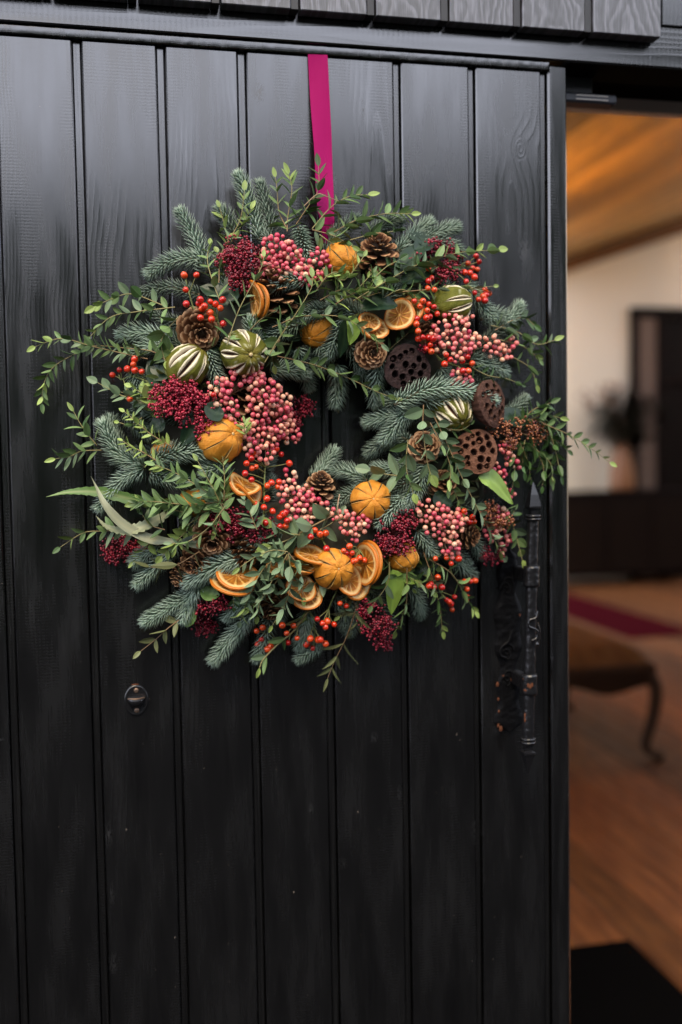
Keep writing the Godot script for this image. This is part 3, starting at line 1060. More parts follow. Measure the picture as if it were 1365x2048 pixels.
	# carved bench with cabriole legs
	var be := thing("carved_bench", "dark carved wooden bench with a brown padded seat and cabriole legs", "bench", Vector3(2.0, 0.0, -3.40))
	var wd := std(lin(0.045, 0.024, 0.013), 0.65, 0.25)
	var pad := vcol(0.85, 0.2)
	b = MB.new()
	var nx := 30
	var nzz := 14
	var nn := FastNoiseLite.new()
	nn.frequency = 1.0
	for i in nx + 1:
		for j in nzz + 1:
			var u := float(i) / nx * 2.0 - 1.0
			var v := float(j) / nzz * 2.0 - 1.0
			var e := (1.0 - pow(absf(u), 8.0)) * (1.0 - pow(absf(v), 6.0))
			b.vert(Vector3(u * 0.47, 0.475 + 0.10 * pow(e, 0.4), v * 0.49), Vector3.UP, Color(0.09, 0.045, 0.018).lerp(Color(0.15, 0.085, 0.035), clampf(0.5 + nn.get_noise_2d(u * 6.0, v * 3.0), 0, 1)))
	for i in nx:
		for j in nzz:
			var a := i * (nzz + 1) + j
			b.quad(a, a + 1, a + nzz + 2, a + nzz + 1)
	b.smooth()
	part("seat", b.mesh(), pad, be)
	b = MB.new()
	b.box(Vector3(-0.49, 0.405, -0.51), Vector3(0.49, 0.480, 0.51), 0.012)
	part("seat_rail", b.mesh(), wd, be)
	for s in [1.0, -1.0]:
		b = MB.new()
		for i in 25:
			var u := i / 12.0 - 1.0
			var low := 0.37 + 0.025 * cos(u * PI * 2.0) - 0.02 * u * u
			for j in 2:
				for k in 2:
					b.vert(Vector3(u * 0.46, 0.406 if j == 0 else low, s * (0.485 + 0.022 * k)), Vector3.BACK, Color.WHITE)
		for i in 24:
			var a := i * 4
			b.quad(a + 1, a + 3, a + 7, a + 5)
			b.quad(a, a + 4, a + 6, a + 2)
			b.quad(a + 3, a + 2, a + 6, a + 7)
		b.smooth()
		part("carved_apron", b.mesh(), wd, be)
	for sx in [-1.0, 1.0]:
		for sz in [-1.0, 1.0]:
			b = MB.new()
			var c := curve(PackedVector3Array([Vector3(sx * 0.46, 0.43, sz * 0.475), Vector3(sx * 0.485, 0.35, sz * 0.50), Vector3(sx * 0.475, 0.22, sz * 0.49), Vector3(sx * 0.445, 0.09, sz * 0.475), Vector3(sx * 0.455, 0.045, sz * 0.48), Vector3(sx * 0.49, 0.024, sz * 0.51)]), 24)
			b.tube(c, 0.036, 0.018, 10, Color.WHITE)
			b.ball(c[24], Basis().scaled(Vector3(0.034, 0.022, 0.034)), 8, 10, Color.WHITE)
			part("leg", b.mesh(), wd, be)

# ---------------------------------------------------------------- plant builders
func leaf_mesh(shape: int, tone: int, k: int) -> ArrayMesh:
	var key := "leaf%d_%d_%d" % [shape, tone, k]
	if shared.has(key):
		return shared[key]
	var w: float = [0.225, 0.31, 0.13, 0.25][shape]
	var base: Color = [Color(0.135, 0.215, 0.076), Color(0.052, 0.105, 0.030), Color(0.235, 0.32, 0.085), Color(0.15, 0.165, 0.068), Color(0.15, 0.22, 0.12)][tone]
	base = base * [0.85, 1.0, 1.2][k]
	var rib := base.lerp(Color(0.35, 0.40, 0.22), 0.28)
	var edge := base * 1.06
	var b := MB.new()
	var rows := 7
	var curl: float = [0.10, -0.06, 0.18][k]
	for i in rows:
		var t := float(i) / (rows - 1)
		var ww := w * pow(sin(PI * pow(t, 0.82)), 0.72) if i > 0 and i < rows - 1 else 0.012
		if shape == 2:
			ww = w * pow(sin(PI * pow(t, 0.75)), 0.9) if i > 0 and i < rows - 1 else 0.01
		var zc := -curl * t * t
		var f := 0.22 * ww
		b.vert(Vector3(-ww, t, zc + f), Vector3.BACK, edge)
		b.vert(Vector3(-ww * 0.12, t, zc), Vector3.BACK, base)
		b.vert(Vector3(0, t, zc - 0.012), Vector3.BACK, rib)
		b.vert(Vector3(ww * 0.12, t, zc), Vector3.BACK, base)
		b.vert(Vector3(ww, t, zc + f), Vector3.BACK, edge)
	for i in rows - 1:
		for j in 4:
			var a := i * 5 + j
			b.quad(a, a + 1, a + 6, a + 5)
	b.smooth()
	shared[key] = b.mesh()
	return shared[key]

func add_mesh(b: MB, m: ArrayMesh, t: Transform3D) -> void:
	var s := m.surface_get_arrays(0)
	var first := b.v.size()
	b.v.append_array(t * (s[Mesh.ARRAY_VERTEX] as PackedVector3Array))
	var nb := Transform3D(t.basis.inverse().transposed(), Vector3.ZERO)
	for q in nb * (s[Mesh.ARRAY_NORMAL] as PackedVector3Array):
		b.n.append(q.normalized())
	b.c.append_array(s[Mesh.ARRAY_COLOR])
	b.uv.append_array(s[Mesh.ARRAY_TEX_UV])
	for i in s[Mesh.ARRAY_INDEX] as PackedInt32Array:
		b.ix.append(first + i)

# a leafy sprig: stem with opposite leaves
func sprig(w: Node3D, a: Array, leaf_mm: float, shape: int, tone: int, gap_mm: float, stem_r := 0.9, bare := 0.06, singly := true) -> void:
	var p := mm(a)
	var n := maxi(10, int(length_of(p) / 0.008))
	var c := curve(p, n)
	var b := MB.new()
	var pale := lin(0, 0, 0)
	pale = Color(0.30, 0.27, 0.11) if tone != 3 else Color(0.2, 0.13, 0.07)
	var woody := Color(0.22, 0.13, 0.06) if rng.randf() < 0.5 else Color(0.24, 0.2, 0.08)
	b.tube(c, stem_r * 0.001, stem_r * 0.00045, 5, woody, pale)
	var o := part("leafy_sprig", b.mesh(), M.stem, w)
	var total := length_of(p)
	var pairs := maxi(2, int(total * 1000.0 * (1.0 - bare) / (gap_mm * 1.08)))
	var alone: bool = singly and budget.leaf >= pairs * 2 + 1
	var joint := MB.new()
	for i in pairs + 1:
		var t := bare + (1.0 - bare) * float(i) / pairs
		var f := t * n
		var k := mini(int(f), n - 1)
		var pos := c[k].lerp(c[k + 1], f - k)
		var T := (c[mini(k + 2, n)] - c[maxi(k - 1, 0)]).normalized()
		var S := T.cross(Vector3.BACK)
		S = (S if S.length() > 0.2 else Vector3.RIGHT).normalized()
		var U := S.cross(T).normalized()
		var az := rr(-0.5, 0.5) + (0.0 if i % 2 == 0 else 0.95)
		var sides := [0, 1] if i < pairs else [2]
		for sd in sides:
			if sd < 2 and rng.randf() < 0.06:
				continue
			var r := (S * cos(az) + U * sin(az)) * (1.0 if sd == 0 else -1.0)
			if r.dot(Vector3.BACK) < -0.55:
				r = (r + Vector3.BACK * 0.45).normalized()
			var open := lerpf(1.0, 0.6, t) + rr(-0.18, 0.18)
			var d := (T * cos(open) + r * sin(open)).normalized() if sd < 2 else (T + r * 0.12).normalized()
			var nr := (T * sin(open) - r * cos(open)) if sd < 2 else U
			nr = (nr * 0.8 + Vector3.BACK * rr(0.15, 1.0) + Vector3(rr(-0.4, 0.4), rr(-0.1, 0.6), 0)).normalized()
			var x := d.cross(nr).normalized()
			nr = x.cross(d)
			var L := leaf_mm * 0.00118 * lerpf(1.08, 0.72, t * t) * rr(0.8, 1.15)
			var tn := tone
			if t > 0.82 and tone in [0, 4] and rng.randf() < 0.6:
				tn = 2
			elif tone == 0 and rng.randf() < 0.18:
				tn = 4
			elif tone == 0 and rng.randf() < 0.15:
				tn = 1
			var wd := L * rr(0.85, 1.15)
			var tr := Transform3D(Basis(x * wd, d * L, nr * L), pos + d * stem_r * 0.0005)
			var lm := leaf_mesh(shape, tn, rng.randi() % 3)
			if alone:
				placed("leaf", lm, M.leaf, o, tr)
				budget.leaf -= 1
			else:
				add_mesh(joint, lm, tr)
	if not alone:
		part("leaves", joint.mesh(), M.leaf, o, true)

# a noble fir shoot: stem crowded with needles swept forward
func fir(w: Node3D, a: Array, needle_mm: float, count: int, tone: float) -> void:
	var c := curve(mm(a), 14)
	var b := MB.new()
	b.tube(c, 0.0026, 0.0012, 6, Color(0.10, 0.07, 0.035))
	var o := part("fir_shoot", b.mesh(), M.stem, w)
	b = MB.new()
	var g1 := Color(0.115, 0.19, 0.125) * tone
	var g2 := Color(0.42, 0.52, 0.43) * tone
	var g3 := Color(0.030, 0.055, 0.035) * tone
	count = int(count * 1.05)
	var rosette := int(count * 0.16)
	var tw := rr(-0.3, 0.3)
	for i in count:
		var t := (i + rng.randf() * 0.6) / (count - rosette) if i < count - rosette else rr(0.97, 1.0)
		var f := t * 14.0
		var k := mini(int(f), 13)
		var pos := c[k].lerp(c[k + 1], f - k)
		var T := (c[k + 1] - c[maxi(k - 1, 0)]).normalized()
		var S := T.cross(Vector3.BACK)
		S = (S if S.length() > 0.15 else Vector3.RIGHT).normalized()
		var U := S.cross(T).normalized()
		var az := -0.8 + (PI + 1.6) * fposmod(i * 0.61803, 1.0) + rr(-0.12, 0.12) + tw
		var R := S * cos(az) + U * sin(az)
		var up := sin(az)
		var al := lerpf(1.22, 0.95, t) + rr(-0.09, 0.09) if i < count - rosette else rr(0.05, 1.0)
		var d := T * cos(al) + R * sin(al)
		var L := needle_mm * 0.001 * rr(0.88, 1.08) * (1.0 - 0.25 * smoothstep(0.75, 1.0, t)) * 1.12 * (0.80 + 0.20 * (1.0 - absf(up)))
		var mid := pos + R * 0.0015 + d * L * 0.5
		var d2 := (d + T * 0.42 + U * 0.25).normalized()
		var tip := mid + d2 * L * 0.5
		var wd := 0.00118
		var side := d.cross(R).normalized()
		var nn := side.cross(d).normalized()
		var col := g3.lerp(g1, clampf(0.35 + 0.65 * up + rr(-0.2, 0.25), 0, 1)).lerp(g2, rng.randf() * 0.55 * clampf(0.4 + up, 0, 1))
		var q := b.v.size()
		var root := pos + R * 0.0012
		for s in 2:
			var at: Vector3 = root if s == 0 else mid
			var ww := wd * (0.7 if s == 0 else 1.15)
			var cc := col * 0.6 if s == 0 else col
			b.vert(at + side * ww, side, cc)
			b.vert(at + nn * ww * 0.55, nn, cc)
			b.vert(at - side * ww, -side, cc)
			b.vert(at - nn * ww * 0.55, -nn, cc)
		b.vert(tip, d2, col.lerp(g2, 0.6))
		for j in 4:
			var e := q + j
			var h := q + (j + 1) % 4
			b.quad(e, h, h + 4, e + 4)
			b.tri(e + 4, h + 4, q + 8)
	# make the winding follow the normals
	b.ix = wound(b)
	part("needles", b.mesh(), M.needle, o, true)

func wound(b: MB) -> PackedInt32Array:
	var out := b.ix.duplicate()
	for i in range(0, out.size(), 3):
		var p := b.v[out[i]]
		var g := (b.v[out[i + 2]] - p).cross(b.v[out[i + 1]] - p)
		if g.dot(b.n[out[i]] + b.n[out[i + 1]] + b.n[out[i + 2]]) < 0:
			var s := out[i + 1]
			out[i + 1] = out[i + 2]
			out[i + 2] = s
	return out

func berry_mesh(k: int) -> ArrayMesh:
	var key := "berry%d" % k
	if not shared.has(key):
		var col: Color = [Color(0.60, 0.075, 0.125), Color(0.72, 0.20, 0.18), Color(0.76, 0.34, 0.23), Color(0.46, 0.03, 0.075), Color(0.78, 0.48, 0.32)][k]
		var b := MB.new()
		b.ball(Vector3.ZERO, Basis(), 8, 12, col, col.lerp(Color(0.12, 0.05, 0.03), 0.8), 1)
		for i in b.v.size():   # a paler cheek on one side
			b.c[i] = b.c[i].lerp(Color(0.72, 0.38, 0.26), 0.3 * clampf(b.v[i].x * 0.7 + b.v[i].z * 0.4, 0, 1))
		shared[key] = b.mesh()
	return shared[key]

# clusters of pink pepper berries: blobs are x, y, z, radius in mm
func berries(w: Node3D, blobs: Array, pinkness: float, r_mm := 4.1) -> void:
	var b := MB.new()
	var root := Vector3.ZERO
	var spots: Array[Vector3] = []
	var m := blobs.size() / 4
	for k in m:
		root += Vector3(blobs[k * 4], blobs[k * 4 + 1], blobs[k * 4 + 2] - 18) / m
	for k in m:
		var o := Vector3(blobs[k * 4], blobs[k * 4 + 1], blobs[k * 4 + 2])
		var R: float = blobs[k * 4 + 3]
		var tries := int(26 + R * R * 0.55)
		for q in tries:
			var ang := rng.randf() * TAU
			var rad := sqrt(rng.randf()) * R
			var at := o + Vector3(cos(ang) * rad, sin(ang) * rad, 0)
			at.z += R * 0.62 * sqrt(maxf(0.0, 1.0 - pow(rad / (R + 0.1), 2.0))) + rr(-5.0, 2.0)
			var ok := true
			for s in spots:
				if s.distance_squared_to(at) < pow(r_mm * 1.84, 2.0):
					ok = false
					break
			if ok:
				spots.append(at)
	for s in spots:
		if rng.randf() < 0.7:
			var mid := s.lerp(root, 0.35) + Vector3(rr(-3, 3), rr(-3, 3), -3)
			b.tube(curve(PackedVector3Array([root * 0.001, mid * 0.001, s * 0.001]), 4), 0.0006, 0.0005, 4, Color(0.22, 0.12, 0.07))
	var c := part("pink_berry_cluster", b.mesh(), M.stem, w)
	var joint := MB.new()
	spots.sort_custom(func(x: Vector3, y: Vector3) -> bool: return x.z > y.z)
	for s in spots:
		var k := 0
		var u := rng.randf()
		if u < pinkness * 0.55: k = 0
		elif u < pinkness * 0.75: k = 3
		elif u < 0.55 + pinkness * 0.3: k = 1
		elif u < 0.9: k = 2
		else: k = 4
		var out := ((s - root).normalized() + Vector3(rr(-0.5, 0.5), rr(-0.5, 0.5), rr(-0.2, 0.5))).normalized()
		var t := Transform3D(frame(out, rng.randf() * TAU).scaled(Vector3.ONE * r_mm * 0.00096 * (rr(0.82, 1.1) if rng.randf() < 0.85 else rr(0.6, 0.8))), s * 0.001)
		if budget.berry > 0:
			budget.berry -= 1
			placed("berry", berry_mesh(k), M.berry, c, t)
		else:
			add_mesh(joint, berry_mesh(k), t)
	if joint.v.size():
		part("berries", joint.mesh(), M.berry, c, true)

# rose hips on green stems: stem points, then one x, y, z for each hip
func hips(w: Node3D, a: Array, list: Array, r_mm := 4.6) -> void:
	var c := curve(mm(a), 12)
	var b := MB.new()
	b.tube(c, 0.0015, 0.0009, 6, Color(0.13, 0.16, 0.05), Color(0.16, 0.2, 0.06))
	var spots := mm(list)
	for s in spots:
		var best := 0
		for i in c.size():
			if c[i].distance_to(s) + absf(i - 9) * 0.002 < c[best].distance_to(s) + absf(best - 9) * 0.002:
				best = i
		var from := c[maxi(0, best - 1)]
		var mid := from.lerp(s, 0.5) + Vector3(rr(-2, 2), rr(-1, 3), rr(-1, 3)) * 0.001
		b.tube(curve(PackedVector3Array([from, mid, s]), 6), 0.0008, 0.0006, 5, Color(0.17, 0.2, 0.06), Color(0.2, 0.17, 0.06))
	var o := part("rose_hip_spray", b.mesh(), M.stem, w)
	for s in spots:
		var k := rng.randi() % 3
		var key := "hip%d" % k
		if not shared.has(key):
			var col: Color = [Color(0.60, 0.034, 0.010), Color(0.46, 0.014, 0.010), Color(0.66, 0.07, 0.012)][k]
			var h := MB.new()
			h.ball(Vector3.ZERO, Basis().scaled(Vector3(1, 1, 1.12)), 12, 16, col, Color(0.03, 0.012, 0.008), 1)
			for i in 6:
				var q := TAU * i / 6
				h.tube(PackedVector3Array([Vector3(cos(q) * 0.10, sin(q) * 0.10, 1.08), Vector3(cos(q) * 0.22, sin(q) * 0.22, 1.3)]), 0.06, 0.02, 4, Color(0.05, 0.025, 0.012))
			shared[key] = h.mesh()
		var from := c[9]
		var out := ((s - from).normalized() * 0.7 + Vector3(rr(-0.5, 0.5), rr(-0.6, 0.3), rr(0.1, 1.0))).normalized()
		placed("rose_hip", shared[key], M.hip, o, Transform3D(frame(out).scaled(Vector3.ONE * r_mm * 0.001 * rr(0.85, 1.12)), s))

# skimmia heads: tiny beads on branched stalks; blobs are x, y, z, radius in mm
func skimmia(w: Node3D, blobs: Array, tone: int, density := 1.0) -> void:
	var m := blobs.size() / 4
	var root := Vector3.ZERO
	for k in m:
		root += Vector3(blobs[k * 4], blobs[k * 4 + 1], blobs[k * 4 + 2] - 30) * 0.001 / m
	var b := MB.new()
	var beads := MB.new()
	var stalk: Color = [Color(0.11, 0.018, 0.022), Color(0.14, 0.025, 0.03), Color(0.11, 0.045, 0.025)][tone]
	var c1: Color = [Color(0.075, 0.004, 0.012), Color(0.20, 0.008, 0.022), Color(0.11, 0.022, 0.012)][tone]
	var c2: Color = [Color(0.34, 0.016, 0.035), Color(0.52, 0.035, 0.07), Color(0.38, 0.14, 0.05)][tone]
	for k in m:
		var o := Vector3(blobs[k * 4], blobs[k * 4 + 1], blobs[k * 4 + 2]) * 0.001
		var R: float = blobs[k * 4 + 3] * 0.001
		var hub := o - Vector3(0, 0, R * 0.5)
		b.tube(PackedVector3Array([root, root.lerp(hub, 0.5) + Vector3(0, 0, 0.004), hub]), 0.0016, 0.0012, 5, stalk)
		var twigs := int(R * 1000 * 0.85 * density) + 5
		for q in twigs:
			var ang := rng.randf() * TAU
			var rad := sqrt(rng.randf()) * R
			var end := o + Vector3(cos(ang) * rad, sin(ang) * rad, R * 0.6 * sqrt(maxf(0, 1.0 - rad * rad / (R * R))) + rr(-0.004, 0.003))
			b.tube(PackedVector3Array([hub, hub.lerp(end, 0.6) + Vector3(0, 0, 0.001), end]), 0.0007, 0.0005, 4, stalk)
			for s in 6:
				var off := Vector3(rr(-1, 1), rr(-1, 1), rr(-1, 1)) * 0.0062
				var at := end + off
				beads.ball(at, Basis().scaled(Vector3.ONE * rr(0.0014, 0.0022)), 4, 6, c1.lerp(c2, rng.randf()))
				if s % 3 == 0:
					b.tube(PackedVector3Array([end - Vector3(0, 0, 0.004), at]), 0.0004, 0.0003, 3, stalk)
	var o2 := part("skimmia_head", b.mesh(), M.stem, w)
	part("buds", beads.mesh(), M.bud, o2, true)

func scale_mesh(k: int) -> ArrayMesh:
	var key := "scale%d" % k
	if shared.has(key):
		return shared[key]
	var b := MB.new()
	var dark := Color(0.035, 0.017, 0.009)
	var mid: Color = [Color(0.115, 0.047, 0.02), Color(0.085, 0.034, 0.015), Color(0.15, 0.066, 0.028)][k]
	var pale: Color = [Color(0.36, 0.20, 0.10), Color(0.26, 0.135, 0.065), Color(0.44, 0.27, 0.15)][k]
	var ts := [0.0, 0.35, 0.62, 0.82, 0.94, 1.0]
	var ws := [0.10, 0.17, 0.27, 0.32, 0.26, 0.10]
	var hs := [0.03, 0.04, 0.05, 0.075, 0.09, 0.07]
	for face in 2:
		var first := b.v.size()
		var fi := b.ix.size()
		for i in 6:
			for j in 5:
				var u := j / 2.0 - 1.0
				var z: float = -0.10 * ts[i] * ts[i] + 0.16 * u * u * ws[i] + (hs[i] * (1.0 - 0.75 * u * u) if face == 0 else -hs[i] * 0.5 * (1.0 - u * u))
				var col := dark.lerp(mid, smoothstep(0.3, 0.75, ts[i]))
				if i >= 4 or (i == 3 and absf(u) > 0.9):
					col = pale
				b.vert(Vector3(u * ws[i], ts[i], z), Vector3.BACK, col)
		for i in 5:
			for j in 4:
				var a := first + i * 5 + j
				if face == 0:
					b.quad(a, a + 1, a + 6, a + 5)
				else:
					b.quad(a, a + 5, a + 6, a + 1)
		b.smooth(first, fi)
	shared[key] = b.mesh()
	return shared[key]

# pine cone: centre, radius and length in mm, direction of its tip
func cone(w: Node3D, at: Array, r_mm: float, len_mm: float, tip: Array, tone := 0, lab := "") -> void:
	var o := MB.new()
	var B := frame(Vector3(tip[0], tip[1], tip[2]), rng.randf() * TAU)
	var C := Vector3(at[0], at[1], at[2]) * 0.001
	var R := r_mm * 0.001
	var L := len_mm * 0.001
	o.ball(C, Basis(B.x * R * 0.42, B.y * R * 0.42, B.z * L * 0.47), 8, 10, Color(0.03, 0.016, 0.009))
	var root := part("pine_cone", o.mesh(), M.cone, w)
	if lab:
		root.set_meta("label", lab)
	var n := 52
	var alone: bool = budget.scale >= n
	var joint := MB.new()
	for i in n:
		var t := (i + 0.5) / n
		var ang := i * 2.39996
		var rad := B.x * cos(ang) + B.y * sin(ang)
		var up := lerpf(-0.25, 1.35, pow(t, 1.15)) + rr(-0.1, 0.1)
		var d := (rad * cos(up) + B.z * sin(up)).normalized()
		var nr := (B.z * cos(up) - rad * sin(up)).normalized()
		var x := d.cross(nr).normalized()
		var prof := R * (0.62 + 0.38 * sin(PI * pow(t, 0.8))) * lerpf(1.0, 0.55, t * t)
		var p := C + B.z * L * (t - 0.5) * 0.86 + rad * R * 0.16
		var s := maxf(prof * 0.98, R * 0.34)
		var ws := s * lerpf(1.0, 0.85, t) * 1.05
		var tr := Transform3D(Basis(x * ws, d * s, nr * s), p)
		var k := (tone + (rng.randi() % 2)) % 3
		if alone:
			budget.scale -= 1
			placed("scale", scale_mesh(k), M.cone, root, tr)
		else:
			add_mesh(joint, scale_mesh(k), tr)
	if not alone:
		part("scales", joint.mesh(), M.cone, root, true)

# dried orange or lime with slits cut from pole to pole: centre, radius mm, direction of the stalk end
func slit_fruit(w: Node3D, called: String, at: Array, r_mm: float, dir: Array, lime: bool, lab: String, roll := 0.2) -> void:
	var b := MB.new()
	var R := r_mm * 0.001
	var B := frame(Vector3(dir[0], dir[1], dir[2]), roll)
	var K := 8
	var skin := Color(0.070, 0.078, 0.010) if lime else Color(0.56, 0.205, 0.016)
	var skin2 := Color(0.135, 0.135, 0.018) if lime else Color(0.68, 0.29, 0.035)
	var pith := Color(0.78, 0.70, 0.50) if lime else Color(0.62, 0.40, 0.14)
	var dark := Color(0.05, 0.022, 0.01) if lime else Color(0.022, 0.012, 0.008)
	var W0 := 0.13 if lime else 0.052
	var nz := FastNoiseLite.new()
	nz.seed = rng.randi() % 9999
	nz.frequency = 1.0
	var offs := [-1.9, -1.3, -0.8, -0.45, 0.45, 0.8, 1.3, 1.9]
	var deep: Array = [0.0, 0.028, 0.02, -0.2, -0.2, 0.02, 0.028, 0.0] if lime else [0.0, 0.012, 0.006, -0.16, -0.16, 0.006, 0.012, 0.0]
	var rows := 27
	var cols := K * 11
	var slit := []
	for k in K:
		slit.append([rr(0.34, 0.55), rr(1.6, 2.15), rr(0.55, 1.2), rr(-0.11, 0.11)])
	for i in rows:
		var th := PI * (0.02 + 0.96 * float(i) / (rows - 1))
		for k in K:
			var s: Array = slit[k]
			var u := clampf((th - s[0]) / (s[1] - s[0]), 0, 1)
			var on := pow(sin(PI * u), 0.65)
			var W := maxf(0.014, W0 * s[2] * on) / maxf(0.35, sin(th))
			var c0: float = TAU * k / K + s[3]
			for j in 11:
				var ph: float = c0 + (offs[j] * W if j < 8 else lerpf(1.9 * W, TAU / K - 1.9 * W, (j - 7) / 4.0))
				var dd: float = deep[j] * on if j < 8 else 0.02 * sin(PI * (j - 7) / 4.0)
				var d := Vector3(sin(th) * cos(ph), sin(th) * sin(ph), cos(th))
				var lump := 1.0 + 0.10 * nz.get_noise_3dv(d * 1.1) + 0.05 * nz.get_noise_3dv(d * 2.6) + 0.012 * nz.get_noise_3dv(d * 9.0)
				var pole := -0.10 * exp(-pow(th / 0.22, 2.0))
				var r := R * (lump + dd + pole) * (0.95 if lime else 1.0)
				var mix := clampf(0.5 + 0.8 * nz.get_noise_3dv(d * 2.0 + Vector3(5, 1, 2)), 0, 1)
				var col := skin.lerp(skin2, mix)
				if not lime:
					col = col.lerp(Color(0.40, 0.13, 0.012), 0.75 * clampf(nz.get_noise_3dv(d * 3.2 + Vector3(9, 3, 1)) + 0.15, 0, 1))
				else:
					col = col.lerp(Color(0.20, 0.16, 0.03), 0.8 * exp(-pow(th / 0.5, 2.0)))
					if nz.get_noise_3dv(d * 38.0) > 0.38:
						col = col.lerp(Color(0.45, 0.45, 0.28), 0.6)
				if j in [1, 6] and on > 0.02:
					col = col.lerp(col * 0.55, on)
				if j < 8 and on > 0.02:
					if j in [2, 5] or (lime and j in [1, 6]):
						col = col.lerp(pith, minf(1.0, on * 1.6))
					elif j in [3, 4]:
						col = col.lerp(dark, minf(1.0, on * 2.0))
				b.vert(B * (d * r * Vector3(1, 1, 1.14 if lime else 1.0)), d, col)
	for i in rows - 1:
		for j in cols:
			var a := i * cols + j
			var e := i * cols + (j + 1) % cols
			b.quad(a, a + cols, e + cols, e)
	for e in 2:
		var first := 0 if e == 0 else (rows - 1) * cols
		var p := b.vert(B * Vector3(0, 0, R * (0.9 if e == 0 else -1.0) * (1.14 if lime else 1.0)), Vector3.BACK, skin)
		for j in cols:
			if e == 0:
				b.tri(p, first + j, first + (j + 1) % cols)
			else:
				b.tri(p, first + (j + 1) % cols, first + j)
	b.smooth()
	var C := Vector3(at[0], at[1], at[2]) * 0.001
	var o := placed(called, b.mesh(), M.lime if lime else M.orange, w, Transform3D(Basis(), C))
	o.set_meta("label", lab)
	var cal := MB.new()
	var cs := R * (0.085 if lime else 0.075)
	cal.ball(B * Vector3(0, 0, R * 0.91 * (1.09 if lime else 1.0)), Basis(B.x * cs, B.y * cs, B.z * cs * 0.6), 6, 9, Color(0.62, 0.48, 0.25) if lime else Color(0.66, 0.50, 0.24), Color(0.3, 0.2, 0.09), 1)
	part("stalk_scar", cal.mesh(), M.cone, o)

# slice of dried orange: centre, radius mm, facing direction
func slice(w: Node3D, at: Array, r_mm: float, dir: Array, warp: float, lab := "") -> void:
	var b := MB.new()
	var R := r_mm * 0.001
	var B := frame(Vector3(dir[0], dir[1], dir[2]), rng.randf() * TAU)
	var segs := 72
	var radii := [0.0, 0.07, 0.13, 0.30, 0.48, 0.66, 0.785, 0.81, 0.84, 0.885, 0.90, 0.975, 1.0]
	var rind := Color(0.55, 0.165, 0.012)
	var pith := Color(0.70, 0.47, 0.19)
	var pulp := Color(0.24, 0.072, 0.007)
	var pulp2 := Color(0.44, 0.17, 0.02)
	var mem := Color(0.56, 0.30, 0.07)
	var th := 0.0021
	var nz := FastNoiseLite.new()
	nz.seed = rng.randi() % 9999
	nz.frequency = 1.0
	var ph := rng.randf() * TAU
	var first := []
	for face in 2:
		var sgn := 1.0 if face == 0 else -1.0
		var f0 := b.v.size()
		var i0 := b.ix.size()
		first.append(f0)
		for i in radii.size():
			var q: float = radii[i]
			for j in segs:
				var a := TAU * j / segs
				var cell := fposmod(a * 10.0 / TAU, 1.0)
				var near := minf(cell, 1.0 - cell)
				var wob := 1.0 + 0.03 * sin(2.0 * a + ph) + 0.02 * nz.get_noise_2d(cos(a) * 2.0, sin(a) * 2.0)
				var h := th
				var col := rind
				if q < 0.78:
					var on := q > 0.12 and near > 0.09
					h = th * (0.35 if on else 0.9)
					col = pulp.lerp(pulp2, clampf(0.5 + nz.get_noise_2d(cos(a) * q * 14.0, sin(a) * q * 14.0), 0, 1)) if on else mem
				elif q < 0.89:
					col = pith
				elif q > 0.99:
					h = th * 0.5
				var z := warp * R * q * q * cos(2.0 * a + ph) + warp * 0.6 * R * q * q
				b.vert(B * Vector3(cos(a) * q * R * wob, sin(a) * q * R * wob, z + sgn * h), Vector3.BACK, col)
		for i in radii.size() - 1:
			for j in segs:
				var a := f0 + i * segs + j
				var e := f0 + i * segs + (j + 1) % segs
				if face == 0:
					b.quad(a, a + segs, e + segs, e)
				else:
					b.quad(a, e, e + segs, a + segs)
		b.smooth(f0, i0)
	var k: int = (radii.size() - 1) * segs
	var v0 := b.v.size()
	var i1 := b.ix.size()
	for face in 2:
		for j in segs:
			b.vert(b.v[first[face] + k + j], Vector3.BACK, rind)
	for j in segs:
		var e := (j + 1) % segs
		b.quad(v0 + segs + j, v0 + segs + e, v0 + e, v0 + j)
	b.smooth(v0, i1)
	var o := placed("orange_slice", b.mesh(), M.pulp, w, Transform3D(Basis(), Vector3(at[0], at[1], at[2]) * 0.001))
	if lab:
		o.set_meta("label", lab)

